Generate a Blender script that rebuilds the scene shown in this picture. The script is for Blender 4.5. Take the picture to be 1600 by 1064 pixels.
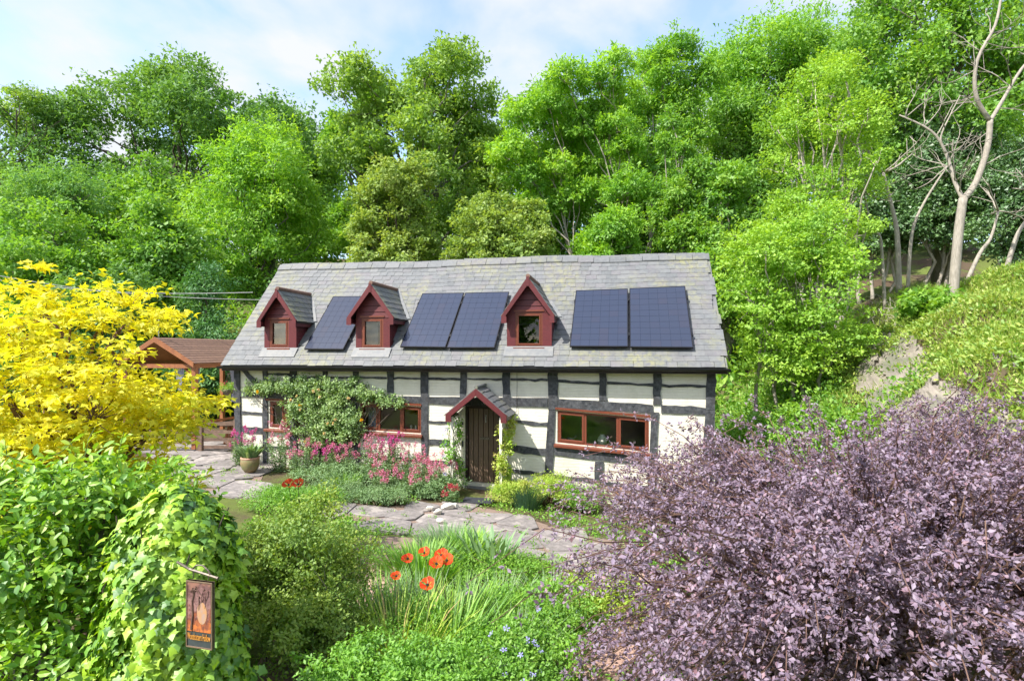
import bpy, math, random
import numpy as np
from mathutils import Vector, Matrix
R = math.radians
scene = bpy.context.scene
for o in list(bpy.data.objects): bpy.data.objects.remove(o)
COL = scene.collection

# ------------------------------------------------------------------ camera
F, HZ, CAMZ = 889.0, 548.0, 3.3          # focal length and horizon in photo pixels (1600 wide)
cam = bpy.data.cameras.new('camera'); cam.sensor_width = 36; cam.lens = F/1600*36
cam.shift_y = 0.01; cam.clip_start = 0.1; cam.clip_end = 3000
camo = bpy.data.objects.new('camera', cam); COL.objects.link(camo)
camo.location = (0, 0, CAMZ); camo.rotation_euler = (R(90), 0, 0)
scene.camera = camo
scene.render.resolution_x, scene.render.resolution_y = 1024, 680

# ------------------------------------------------------------------ light
SUN_H = Vector((-0.80, -0.60)).normalized(); SUN_EL = R(49)
to_sun = Vector((SUN_H.x*math.cos(SUN_EL), SUN_H.y*math.cos(SUN_EL), math.sin(SUN_EL)))
sl = bpy.data.lights.new('sun', 'SUN'); sl.energy = 2.3; sl.angle = R(0.6); sl.color = (1.0, 0.955, 0.88)
so = bpy.data.objects.new('sun', sl); COL.objects.link(so)
so.rotation_euler = to_sun.to_track_quat('Z', 'Y').to_euler(); so.location = (-20, -20, 40)

w = bpy.data.worlds.new('World'); scene.world = w; w.use_nodes = True
nt = w.node_tree; nt.nodes.clear(); N = nt.nodes.new; L = nt.links.new
sky = N('ShaderNodeTexSky'); sky.sky_type = 'NISHITA'; sky.sun_disc = False
sky.sun_elevation = SUN_EL; sky.sun_rotation = math.atan2(SUN_H.x, SUN_H.y)
sky.air_density = 1.0; sky.dust_density = 1.3; sky.ozone_density = 1.6
bg = N('ShaderNodeBackground'); bg.inputs[1].default_value = 0.11
out = N('ShaderNodeOutputWorld')
tc = N('ShaderNodeTexCoord'); sep = N('ShaderNodeSeparateXYZ'); L(tc.outputs['Generated'], sep.inputs[0])
ad = N('ShaderNodeMath'); ad.operation = 'MAXIMUM'; L(sep.outputs[2], ad.inputs[0]); ad.inputs[1].default_value = 0.0
ad2 = N('ShaderNodeMath'); ad2.operation = 'ADD'; L(ad.outputs[0], ad2.inputs[0]); ad2.inputs[1].default_value = 0.22
dv = N('ShaderNodeVectorMath'); dv.operation = 'DIVIDE'; L(tc.outputs['Generated'], dv.inputs[0])
cb = N('ShaderNodeCombineXYZ'); L(ad2.outputs[0], cb.inputs[0]); L(ad2.outputs[0], cb.inputs[1]); cb.inputs[2].default_value = 1.0
L(cb.outputs[0], dv.inputs[1])
mp = N('ShaderNodeMapping'); mp.inputs['Location'].default_value = (3.55, 0.9, 0); mp.inputs['Scale'].default_value = (1, 0.8, 0)
L(dv.outputs[0], mp.inputs[0])
nz = N('ShaderNodeTexNoise'); nz.inputs['Scale'].default_value = 2.3; nz.inputs['Detail'].default_value = 7; nz.inputs['Roughness'].default_value = 0.52
nz.inputs['Distortion'].default_value = 0.25
L(mp.outputs[0], nz.inputs['Vector'])
rp = N('ShaderNodeValToRGB'); rp.color_ramp.elements[0].position = 0.41; rp.color_ramp.elements[1].position = 0.60
rp.color_ramp.elements[0].color = (0.16, 0.16, 0.16, 1)
L(nz.outputs['Fac'], rp.inputs[0])
mx = N('ShaderNodeMix'); mx.data_type = 'RGBA'; L(rp.outputs[0], mx.inputs[0]); L(sky.outputs[0], mx.inputs[6])
mx.inputs[7].default_value = (2.3, 2.38, 2.58, 1)
L(mx.outputs[2], bg.inputs[0]); L(bg.outputs[0], out.inputs[0])
vs = scene.view_settings; vs.view_transform = 'Standard'; vs.look = 'None'; vs.gamma = 1; vs.use_curve_mapping = False
vs.exposure = 1.9
scene.cycles.max_bounces = 10; scene.cycles.transparent_max_bounces = 8
scene.cycles.diffuse_bounces = 8; scene.cycles.transmission_bounces = 6

# ------------------------------------------------------------------ helpers
rng = np.random.default_rng(7); random.seed(7)
def nrmz(a): return a/np.maximum(np.linalg.norm(a, axis=-1, keepdims=True), 1e-9)
def tag(o, label=None, cat=None, group=None, kind=None):
    if label: o['label'] = label
    if cat: o['category'] = cat
    if group: o['group'] = group
    if kind: o['kind'] = kind
    return o
def empty(name, loc=(0, 0, 0), rz=0, **k):
    o = bpy.data.objects.new(name, None); COL.objects.link(o); o.location = loc; o.rotation_euler = (0, 0, rz)
    o.empty_display_size = 0.2
    return tag(o, **k)
def link(name, me, mat=None, parent=None, **k):
    o = bpy.data.objects.new(name, me); COL.objects.link(o)
    if mat is not None and len(me.materials) == 0: me.materials.append(mat)
    if parent is not None: o.parent = parent
    return tag(o, **k)
def np_mesh(name, V, Fa, rnd=None, smooth=False, mat=None):
    V = np.asarray(V, np.float32); Fa = np.asarray(Fa, np.int32); me = bpy.data.meshes.new(name)
    m, k = Fa.shape
    me.vertices.add(len(V)); me.vertices.foreach_set('co', V.ravel())
    me.loops.add(m*k); me.loops.foreach_set('vertex_index', Fa.ravel())
    me.polygons.add(m); me.polygons.foreach_set('loop_start', np.arange(m, dtype=np.int32)*k)
    me.update(calc_edges=True)
    if smooth is not None: me.polygons.foreach_set('use_smooth', np.full(m, bool(smooth)))
    if rnd is not None:
        a = me.attributes.new('rnd', 'FLOAT', 'FACE'); a.data.foreach_set('value', np.asarray(rnd, np.float32))
    if mat: me.materials.append(mat)
    return me
class MB:
    def __init__(s): s.v = []; s.f = []
    def hexa(s, a, b):
        """prism between two loops of equal length"""
        n = len(a); i = len(s.v); s.v += [tuple(p) for p in a] + [tuple(p) for p in b]
        s.f.append(tuple(i+k for k in range(n))); s.f.append(tuple(i+n+k for k in reversed(range(n))))
        for k in range(n): s.f.append((i+k, i+n+k, i+n+(k+1) % n, i+(k+1) % n))
        return s
    def box(s, x0, x1, y0, y1, z0, z1):
        return s.hexa([(x0, y0, z0), (x0, y0, z1), (x1, y0, z1), (x1, y0, z0)], [(x0, y1, z0), (x0, y1, z1), (x1, y1, z1), (x1, y1, z0)])
    def quad(s, a, b, c, d):
        i = len(s.v); s.v += [tuple(a), tuple(b), tuple(c), tuple(d)]; s.f.append((i, i+1, i+2, i+3)); return s
    def tube(s, pts, rad, n=6, cap=True):
        pts = [Vector(p) for p in pts]; i0 = len(s.v); up = Vector((0.13, 0.27, 0.95))
        for k, p in enumerate(pts):
            t = (pts[min(k+1, len(pts)-1)]-pts[max(k-1, 0)]).normalized()
            a = t.cross(up)
            if a.length < 0.05: a = t.cross(Vector((1, 0, 0)))
            a.normalize(); b = t.cross(a); r = rad[k] if hasattr(rad, '__len__') else rad
            for j in range(n):
                q = 2*math.pi*j/n; s.v.append(tuple(p+(a*math.cos(q)+b*math.sin(q))*r))
        for k in range(len(pts)-1):
            for j in range(n):
                s.f.append((i0+k*n+j, i0+k*n+(j+1) % n, i0+(k+1)*n+(j+1) % n, i0+(k+1)*n+j))
        if cap:
            s.f.append(tuple(i0+j for j in reversed(range(n)))); s.f.append(tuple(i0+(len(pts)-1)*n+j for j in range(n)))
        return s
    def lathe(s, prof, c=(0, 0, 0), n=20):
        i0 = len(s.v)
        for r, z in prof:
            for j in range(n):
                q = 2*math.pi*j/n; s.v.append((c[0]+r*math.cos(q), c[1]+r*math.sin(q), c[2]+z))
        for k in range(len(prof)-1):
            for j in range(n): s.f.append((i0+k*n+j, i0+k*n+(j+1) % n, i0+(k+1)*n+(j+1) % n, i0+(k+1)*n+j))
        s.f.append(tuple(i0+j for j in reversed(range(n)))); s.f.append(tuple(i0+(len(prof)-1)*n+j for j in range(n)))
        return s
    def mesh(s, name, smooth=False):
        me = bpy.data.meshes.new(name); me.from_pydata(s.v, [], s.f); me.update()
        if smooth: me.polygons.foreach_set('use_smooth', np.ones(len(me.polygons), bool))
        return me
    def build(s, name, mat, parent=None, smooth=False, bevel=0, **k):
        o = link(name, s.mesh(name, smooth), mat, parent, **k)
        if bevel:
            m = o.modifiers.new('bevel', 'BEVEL'); m.width = bevel; m.segments = 1; m.limit_method = 'ANGLE'
        return o

# ------------------------------------------------------------------ materials
def newmat(name):
    m = bpy.data.materials.new(name); m.use_nodes = True; t = m.node_tree
    for n in list(t.nodes): t.nodes.remove(n)
    o = t.nodes.new('ShaderNodeOutputMaterial')
    return m, t, o
def mixrgb(t, fac, a, b, mode='MIX'):
    n = t.nodes.new('ShaderNodeMix'); n.data_type = 'RGBA'; n.blend_type = mode
    for i, x in ((0, fac), (6, a), (7, b)):
        if hasattr(x, 'is_output'): t.links.new(x, n.inputs[i])
        else: n.inputs[i].default_value = x if i == 0 else (*x[:3], 1)
    return n.outputs[2]
def noise(t, vec, scale, detail=4, rough=0.6):
    n = t.nodes.new('ShaderNodeTexNoise'); n.inputs['Scale'].default_value = scale; n.inputs['Detail'].default_value = detail
    n.inputs['Roughness'].default_value = rough
    if vec is not None: t.links.new(vec, n.inputs['Vector'])
    return n.outputs['Fac']
def ramp(t, fac, stops):
    n = t.nodes.new('ShaderNodeValToRGB'); e = n.color_ramp.elements
    while len(e) < len(stops): e.new(0.5)
    for q, (p, c) in zip(e, stops):
        q.position = p; q.color = (*c, 1) if hasattr(c, '__len__') else (c, c, c, 1)
    t.links.new(fac, n.inputs[0]); return n.outputs[0]
def coords(t, kind='Object'):
    return t.nodes.new('ShaderNodeTexCoord').outputs[kind]
def bump(t, h, strength=0.3, dist=0.01):
    n = t.nodes.new('ShaderNodeBump'); n.inputs['Strength'].default_value = strength; n.inputs['Distance'].default_value = dist
    t.links.new(h, n.inputs['Height']); return n.outputs[0]
def solid(name, c1, c2=None, scale=6, rough=0.7, bmp=0.25, stretch=(1, 1, 1), metal=0, spec=0.4, c3=None):
    m, t, o = newmat(name); p = t.nodes.new('ShaderNodeBsdfPrincipled')
    v = t.nodes.new('ShaderNodeMapping'); v.inputs['Scale'].default_value = stretch; t.links.new(coords(t), v.inputs[0]); v = v.outputs[0]
    c2 = c2 or tuple(x*0.7 for x in c1)
    n1 = noise(t, v, scale, 5); col = mixrgb(t, ramp(t, n1, [(0.35, 0.0), (0.65, 1.0)]), c1, c2)
    if c3: col = mixrgb(t, ramp(t, noise(t, v, scale*0.37, 3), [(0.52, 0.0), (0.62, 1.0)]), col, c3)
    inf = t.nodes.new('ShaderNodeObjectInfo'); hv = t.nodes.new('ShaderNodeHueSaturation')
    mr = t.nodes.new('ShaderNodeMapRange'); mr.inputs[3].default_value = 0.88; mr.inputs[4].default_value = 1.12
    t.links.new(inf.outputs['Random'], mr.inputs[0]); t.links.new(mr.outputs[0], hv.inputs['Value']); t.links.new(col, hv.inputs['Color'])
    t.links.new(hv.outputs[0], p.inputs['Base Color']); p.inputs['Roughness'].default_value = rough; p.inputs['Metallic'].default_value = metal
    p.inputs['Specular IOR Level'].default_value = spec
    if bmp: t.links.new(bump(t, noise(t, v, scale*3, 6), bmp), p.inputs['Normal'])
    t.links.new(p.outputs[0], o.inputs[0]); return m
def leafmat(name, cols, trans=0.4, gloss=0.04, rough=0.6, objrand=False):
    """cols: leaf colours from old to young growth, picked leaf by leaf"""
    m, t, o = newmat(name)
    at = t.nodes.new('ShaderNodeAttribute'); at.attribute_name = 'rnd'; fac = at.outputs['Fac']
    if objrand:
        inf = t.nodes.new('ShaderNodeObjectInfo'); a = t.nodes.new('ShaderNodeMath'); a.operation = 'ADD'
        t.links.new(fac, a.inputs[0]); t.links.new(inf.outputs['Random'], a.inputs[1]); fac = a.outputs[0]
    k = len(cols)
    col = ramp(t, fac, [(i/(k-1), c) for i, c in enumerate(cols)])
    d = t.nodes.new('ShaderNodeBsdfDiffuse'); tr = t.nodes.new('ShaderNodeBsdfTranslucent'); g = t.nodes.new('ShaderNodeBsdfGlossy')
    g.inputs['Roughness'].default_value = max(rough, 0.55); g.inputs[0].default_value = (1, 1, 1, 1)
    t.links.new(col, d.inputs[0]); t.links.new(mixrgb(t, 1.0, col, (1.25, 1.15, 0.5), 'MULTIPLY'), tr.inputs[0])
    ms = t.nodes.new('ShaderNodeMixShader'); ms.inputs[0].default_value = trans; t.links.new(d.outputs[0], ms.inputs[1]); t.links.new(tr.outputs[0], ms.inputs[2])
    m2 = t.nodes.new('ShaderNodeMixShader'); m2.inputs[0].default_value = gloss*0.6; t.links.new(ms.outputs[0], m2.inputs[1]); t.links.new(g.outputs[0], m2.inputs[2])
    t.links.new(m2.outputs[0], o.inputs[0]); return m

M = {}
M['timber'] = solid('black timber', (0.022, 0.025, 0.03), (0.085, 0.088, 0.095), 14, 0.8, 1.0, (1, 1, 1), c3=(0.045, 0.045, 0.048))
M['fascia'] = solid('dark brown fascia', (0.03, 0.018, 0.016), (0.02, 0.013, 0.012), 9, 0.5)
M['gutter'] = solid('black gutter', (0.012, 0.012, 0.014), None, 9, 0.35)
M['red'] = solid('oxblood painted boards', (0.13, 0.022, 0.024), (0.085, 0.016, 0.02), 14, 0.5, 0.25, (1, 1, 6))
M['frame'] = solid('chestnut window frame', (0.185, 0.052, 0.028), (0.13, 0.036, 0.02), 10, 0.4, 0.15, (1, 1, 8))
M['door'] = solid('brown door boards', (0.16, 0.105, 0.072), (0.10, 0.066, 0.046), 9, 0.55, 0.4, (6, 6, 0.7))
M['doorframe'] = solid('dark brown door frame', (0.03, 0.018, 0.016), None, 9, 0.5)
M['white'] = solid('white paint', (0.72, 0.70, 0.62), (0.6, 0.58, 0.5), 5, 0.6)
M['cream'] = solid('cream glazed china', (0.75, 0.74, 0.68), None, 3, 0.25, 0)
M['iron'] = solid('dull iron', (0.10, 0.09, 0.08), (0.2, 0.16, 0.12), 22, 0.5, 0.3, metal=0.6)
M['lead'] = solid('lead flashing', (0.14, 0.15, 0.16), (0.20, 0.20, 0.195), 7, 0.5)
M['bark'] = solid('brown bark', (0.10, 0.078, 0.058), (0.055, 0.045, 0.036), 8, 0.9, 0.8, (3, 3, 0.6))
M['palebark'] = solid('pale grey bark', (0.40, 0.355, 0.30), (0.27, 0.24, 0.20), 7, 0.85, 0.6, (3, 3, 0.7))
M['greybark'] = solid('grey ash bark', (0.19, 0.175, 0.14), (0.10, 0.095, 0.075), 7, 0.85, 0.6, (3, 3, 0.7))
M['twig'] = solid('reddish twigs', (0.09, 0.042, 0.04), (0.16, 0.10, 0.07), 12, 0.8)
M['stem'] = solid('green stems', (0.10, 0.17, 0.04), (0.13, 0.15, 0.05), 12, 0.7, 0)
M['cedar'] = solid('orange stained timber', (0.30, 0.115, 0.045), (0.22, 0.08, 0.035), 8, 0.55, 0.3, (1, 1, 0.3))
M['shingle'] = solid('brown felt shingle', (0.21, 0.125, 0.09), (0.15, 0.09, 0.07), 10, 0.85)
M['weathered'] = solid('weathered brown timber', (0.19, 0.12, 0.085), (0.12, 0.08, 0.06), 9, 0.8, 0.4)
M['blind'] = solid('grey blue blind', (0.22, 0.25, 0.28), (0.16, 0.19, 0.22), 4, 0.9, 0)
M['curtain'] = solid('pale lilac cloth', (0.55, 0.56, 0.68), (0.35, 0.37, 0.5), 16, 0.9)
M['cushion'] = solid('dark green cushion', (0.02, 0.09, 0.075), None, 9, 0.9)
M['cushion2'] = solid('plum cushion', (0.05, 0.012, 0.02), None, 9, 0.9)
M['flag'] = solid('grey sandstone flag', (0.265, 0.235, 0.225), (0.17, 0.155, 0.145), 9, 0.9, 1.0, c3=(0.33, 0.295, 0.27))
M['brick'] = solid('pink paving brick', (0.46, 0.30, 0.24), (0.36, 0.235, 0.19), 8, 0.9, 0.5)
M['rock'] = solid('buff quarried rock', (0.27, 0.235, 0.195), (0.20, 0.175, 0.15), 2.6, 0.9, 1.0, c3=(0.15, 0.145, 0.11))
M['whiterock'] = solid('white quartz stone', (0.62, 0.58, 0.52), (0.45, 0.42, 0.37), 9, 0.8, 0.5)
M['mat'] = solid('black rubber mat', (0.03, 0.033, 0.04), (0.06, 0.065, 0.075), 40, 0.8, 0.9)
M['stepmat'] = solid('buff coir mat', (0.30, 0.20, 0.145), (0.25, 0.17, 0.12), 50, 0.95, 0.5)
M['terracotta'] = solid('weathered terracotta', (0.34, 0.17, 0.11), (0.42, 0.27, 0.19), 9, 0.85)
M['potglaze'] = solid('green glazed pot', (0.17, 0.18, 0.075), (0.26, 0.17, 0.085), 4, 0.35, 0.1, (1, 1, 2))
M['soil'] = solid('garden soil', (0.075, 0.05, 0.035), (0.12, 0.085, 0.06), 30, 0.95, 0.8)
M['cable'] = solid('grey overhead cable', (0.35, 0.35, 0.35), None, 3, 0.5, 0)
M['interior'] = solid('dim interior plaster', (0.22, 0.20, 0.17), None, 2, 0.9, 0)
M['gold'] = solid('gold lettering', (0.65, 0.32, 0.06), (0.5, 0.22, 0.05), 30, 0.5, 0)
M['signback'] = solid('slate green sign ground', (0.05, 0.06, 0.062), (0.035, 0.042, 0.045), 12, 0.5)
M['poppy'] = leafmat('scarlet petals', [(0.62, 0.045, 0.008), (0.75, 0.09, 0.01)], 0.35, 0.03)
M['blackeye'] = solid('poppy centre', (0.02, 0.012, 0.02), None, 9, 0.7, 0)
M['pinkflower'] = leafmat('pink florets', [(0.52, 0.09, 0.22), (0.62, 0.20, 0.36), (0.68, 0.36, 0.46)], 0.35, 0.02)
M['magenta'] = leafmat('magenta florets', [(0.52, 0.05, 0.30), (0.6, 0.12, 0.38)], 0.35, 0.02)
M['redflower'] = leafmat('crimson florets', [(0.45, 0.03, 0.07), (0.55, 0.1, 0.14)], 0.35, 0.02)
M['lilac'] = leafmat('lilac petals', [(0.34, 0.32, 0.72), (0.46, 0.45, 0.80)], 0.3, 0.02)
M['rosepetal'] = leafmat('cream rose petals', [(0.72, 0.60, 0.34), (0.76, 0.66, 0.48)], 0.3, 0.02)
M['yellowpetal'] = leafmat('yellow petals', [(0.75, 0.50, 0.03), (0.75, 0.45, 0.02)], 0.3, 0.02)

def slate_mat():
    m, t, o = newmat('weathered slate'); p = t.nodes.new('ShaderNodeBsdfPrincipled')
    at = t.nodes.new('ShaderNodeAttribute'); at.attribute_name = 'rnd'
    inf = t.nodes.new('ShaderNodeObjectInfo'); gt = t.nodes.new('ShaderNodeMath'); gt.operation = 'GREATER_THAN'; gt.inputs[1].default_value = 0.0001
    t.links.new(at.outputs['Fac'], gt.inputs[0])
    mf = t.nodes.new('ShaderNodeMix'); t.links.new(gt.outputs[0], mf.inputs[0]); t.links.new(inf.outputs['Random'], mf.inputs[2]); t.links.new(at.outputs['Fac'], mf.inputs[3])
    base = ramp(t, mf.outputs[0], [(0.0, (0.094, 0.101, 0.108)), (0.3, (0.126, 0.133, 0.140)), (0.5, (0.133, 0.126, 0.137)), (0.68, (0.101, 0.108, 0.115)), (0.85, (0.144, 0.148, 0.151)), (1.0, (0.115, 0.114, 0.122))])
    gp = t.nodes.new('ShaderNodeNewGeometry').outputs['Position']
    n1 = noise(t, gp, 9, 6, 0.65); base = mixrgb(t, ramp(t, n1, [(0.4, 0.0), (0.72, 0.45)]), base, (0.21, 0.215, 0.21))
    # lichen: yellow-green crusts in patches, broken up finely
    n2 = noise(t, gp, 1.1, 3, 0.5); n3 = noise(t, gp, 7.5, 6, 0.7)
    a = t.nodes.new('ShaderNodeMath'); a.operation = 'MULTIPLY'; t.links.new(ramp(t, n2, [(0.45, 0.0), (0.72, 0.7)]), a.inputs[0]); t.links.new(ramp(t, n3, [(0.42, 0.0), (0.60, 1.0)]), a.inputs[1])
    base = mixrgb(t, a.outputs[0], base, (0.26, 0.255, 0.105))
    t.links.new(base, p.inputs['Base Color']); p.inputs['Roughness'].default_value = 0.62
    t.links.new(bump(t, n1, 0.5, 0.01), p.inputs['Normal']); t.links.new(p.outputs[0], o.inputs[0]); return m
M['slate'] = slate_mat()
def wall_mat():
    m, t, o = newmat('limewashed brick'); p = t.nodes.new('ShaderNodeBsdfPrincipled')
    s = t.nodes.new('ShaderNodeSeparateXYZ'); t.links.new(coords(t), s.inputs[0]); c = t.nodes.new('ShaderNodeCombineXYZ')
    ad = t.nodes.new('ShaderNodeMath'); t.links.new(s.outputs[0], ad.inputs[0]); t.links.new(s.outputs[1], ad.inputs[1])
    t.links.new(ad.outputs[0], c.inputs[0]); t.links.new(s.outputs[2], c.inputs[1])
    wob = t.nodes.new('ShaderNodeVectorMath'); wob.operation = 'MULTIPLY_ADD'; nn = t.nodes.new('ShaderNodeTexNoise'); nn.inputs['Scale'].default_value = 1.6
    t.links.new(coords(t), nn.inputs['Vector']); t.links.new(nn.outputs['Color'], wob.inputs[0]); wob.inputs[1].default_value = (0.05, 0.07, 0); t.links.new(c.outputs[0], wob.inputs[2])
    b = t.nodes.new('ShaderNodeTexBrick'); t.links.new(wob.outputs[0], b.inputs['Vector']); b.inputs['Scale'].default_value = 1
    b.inputs['Brick Width'].default_value = 0.235; b.inputs['Row Height'].default_value = 0.078; b.inputs['Mortar Size'].default_value = 0.007; b.inputs['Mortar Smooth'].default_value = 0.6
    b.inputs['Color1'].default_value = (1, 1, 1, 1); b.inputs['Color2'].default_value = (0.8, 0.8, 0.8, 1); b.inputs['Mortar'].default_value = (0.1, 0.1, 0.1, 1)
    v = coords(t); n1 = noise(t, v, 2.2, 6, 0.65)
    col = mixrgb(t, ramp(t, n1, [(0.45, 0.0), (0.75, 0.55)]), (0.72, 0.685, 0.58), (0.58, 0.54, 0.43))
    col = mixrgb(t, ramp(t, b.outputs['Color'], [(0.2, 0.22), (0.7, 0.0)]), col, (0.50, 0.48, 0.42))
    col = mixrgb(t, ramp(t, noise(t, v, 0.9, 7, 0.7), [(0.5, 0.0), (0.72, 0.5)]), col, (0.42, 0.40, 0.30))
    t.links.new(col, p.inputs['Base Color']); p.inputs['Roughness'].default_value = 0.8
    hh = t.nodes.new('ShaderNodeMath'); hh.operation = 'MULTIPLY_ADD'; t.links.new(noise(t, v, 14, 5), hh.inputs[0]); hh.inputs[1].default_value = 0.35; t.links.new(b.outputs['Color'], hh.inputs[2])
    t.links.new(bump(t, hh.outputs[0], 0.6, 0.012), p.inputs['Normal']); t.links.new(p.outputs[0], o.inputs[0]); return m
M['wall'] = wall_mat()
def glass_mat():
    m, t, o = newmat('window glass'); g = t.nodes.new('ShaderNodeBsdfGlossy'); g.inputs['Roughness'].default_value = 0.01
    tr = t.nodes.new('ShaderNodeBsdfTransparent'); tr.inputs[0].default_value = (0.97, 0.98, 0.97, 1); fr = t.nodes.new('ShaderNodeFresnel'); fr.inputs[0].default_value = 1.6
    ms = t.nodes.new('ShaderNodeMixShader'); t.links.new(fr.outputs[0], ms.inputs[0]); t.links.new(tr.outputs[0], ms.inputs[1]); t.links.new(g.outputs[0], ms.inputs[2])
    t.links.new(ms.outputs[0], o.inputs[0]); return m
M['glass'] = glass_mat()
def pv_mat():
    m, t, o = newmat('photovoltaic cell'); p = t.nodes.new('ShaderNodeBsdfPrincipled')
    v = coords(t, 'Object'); wv = t.nodes.new('ShaderNodeTexWave'); wv.inputs['Scale'].default_value = 24; wv.bands_direction = 'X'; t.links.new(v, wv.inputs['Vector'])
    inf = t.nodes.new('ShaderNodeObjectInfo'); base = ramp(t, inf.outputs['Random'], [(0, (0.018, 0.027, 0.056)), (0.7, (0.019, 0.028, 0.058)), (1, (0.024, 0.028, 0.054))])
    c = mixrgb(t, ramp(t, wv.outputs[0], [(0.80, 0.0), (0.97, 0.3)]), base, (0.04, 0.05, 0.09)); t.links.new(c, p.inputs['Base Color'])
    p.inputs['Roughness'].default_value = 0.28; p.inputs['Coat Weight'].default_value = 0.6; p.inputs['Coat Roughness'].default_value = 0.08
    t.links.new(p.outputs[0], o.inputs[0]); return m
M['pv'] = pv_mat()
M['pvback'] = solid('panel backing', (0.017, 0.025, 0.052), None, 3, 0.25, 0)
M['pvframe'] = solid('anodised black frame', (0.03, 0.03, 0.035), None, 3, 0.35, 0, metal=0.5)
M['alu'] = solid('aluminium clip', (0.5, 0.5, 0.52), None, 3, 0.4, 0, metal=0.8)

# ------------------------------------------------------------------ the house frame and the land
E0 = Vector((-7.88, 15.4)); U = Vector((0.983, -0.184)).normalized(); Vb = Vector((-U.y, U.x))
H_RZ = math.atan2(U.y, U.x); OVH = 0.35
EZ, RZ_, RUN = 2.912, 5.93, 2.75; LEN = 13.04; SL = math.hypot(RZ_-EZ, RUN)
HO = E0 + Vb*OVH                                    # house origin: wall plane below the left roof end
def h2w(u, v, z): p = HO + U*u + Vb*v; return Vector((p.x, p.y, z))
def w2h(x, y): d = Vector((x, y))-HO; return d.dot(U), d.dot(Vb)
def ray(px, py):
    c = w2h(0, 0); dx, dy, dz = (px-800)/F, 1.0, -(py-HZ)/F
    d = Vector((dx, dy)); return Vector((c[0], c[1], CAMZ)), Vector((d.dot(U), d.dot(Vb), dz))
def wl(px, py, v=0.0):
    o, d = ray(px, py); t = (v-o.y)/d.y; p = o+d*t; return p.x, p.z
RN = Vector((0, -(RZ_-EZ), RUN)).normalized(); RS = Vector((0, RUN, RZ_-EZ)).normalized()
def rl(px, py, off=0.0):
    o, d = ray(px, py); p0 = Vector((0, -OVH, EZ))+RN*off; t = (p0-o).dot(RN)/d.dot(RN); p = o+d*t
    return p, p.x, (p-p0).dot(RS)
def at(px, py, y): return Vector(((px-800)/F*y, y, CAMZ-(py-HZ)/F*y))
def px_x(px, y): return (px-800)/F*y
def sstep(a, b, x):
    t = np.clip((x-a)/(b-a), 0, 1); return t*t*(3-2*t)
def G(x, y, detail=True):
    x = np.asarray(x, float); y = np.asarray(y, float)
    u = (x-HO.x)*U.x+(y-HO.y)*U.y; v = (x-HO.x)*Vb.x+(y-HO.y)*Vb.y
    g = np.clip(0.27-0.066*u, -0.42, 0.34)
    sp = lambda q, k=1.2: np.log1p(np.exp(np.clip(q*k, -30, 30)))/k + np.maximum(q-30/k, 0)
    back = sp(v-8.0)*0.52; back = 13*np.tanh(back/13)+0.12*np.maximum(v-30, 0)
    q = x-6.3-0.06*(y-14); bank = 0.98*sp(q, 2.0); bank = np.where(bank > 0, 6.4*np.tanh((bank/6.4)**1.15)+0.05*np.maximum(q-10, 0), 0)
    bank = bank*sstep(-6, 6, y)
    h = g+np.maximum(back, bank)+0.5*np.exp(-((back-bank)/1.2)**2)*(np.minimum(back, bank) > 0.3)
    if detail:
        a = np.clip((np.maximum(back, bank)-0.3)/2, 0, 1)
        h = h+a*(0.22*np.sin(x*1.3+1.7*np.sin(y*0.7))+0.18*np.sin(y*1.7+x*0.6)+0.1*np.sin(x*3.1+y*2.3))
    return h
def g1(x, y): return float(G(x, y))
# ------------------------------------------------------------------ ground sheet
def ground_mat():
    m, t, o = newmat('earth and turf'); p = t.nodes.new('ShaderNodeBsdfPrincipled'); v = t.nodes.new('ShaderNodeNewGeometry').outputs['Position']
    n1 = noise(t, v, 0.35, 6, 0.65); n2 = noise(t, v, 5, 6, 0.7)
    soil = mixrgb(t, n2, (0.06, 0.042, 0.03), (0.13, 0.095, 0.065)); turf = mixrgb(t, n2, (0.07, 0.11, 0.022), (0.15, 0.17, 0.05))
    col = mixrgb(t, ramp(t, n1, [(0.42, 0.0), (0.55, 1.0)]), soil, turf)
    t.links.new(col, p.inputs['Base Color']); p.inputs['Roughness'].default_value = 0.95; p.inputs['Specular IOR Level'].default_value = 0.1
    t.links.new(bump(t, n2, 0.8, 0.05), p.inputs['Normal']); t.links.new(p.outputs[0], o.inputs[0]); return m
M['ground'] = ground_mat()
xs = np.concatenate([np.linspace(-600, -40, 15), np.arange(-36, 36, 0.5), np.linspace(40, 600, 15)])
ys = np.concatenate([np.linspace(-600, -20, 12), np.arange(-16, 50, 0.5), np.linspace(56, 600, 14)])
gx, gy = np.meshgrid(xs, ys); gz = G(gx, gy)
nx, ny = len(xs), len(ys); idx = np.arange(nx*ny).reshape(ny, nx)
fa = np.stack([idx[:-1, :-1], idx[:-1, 1:], idx[1:, 1:], idx[1:, :-1]], -1).reshape(-1, 4)
link('ground', np_mesh('ground', np.stack([gx, gy, gz], -1).reshape(-1, 3), fa, smooth=True), M['ground'], kind='structure')

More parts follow.
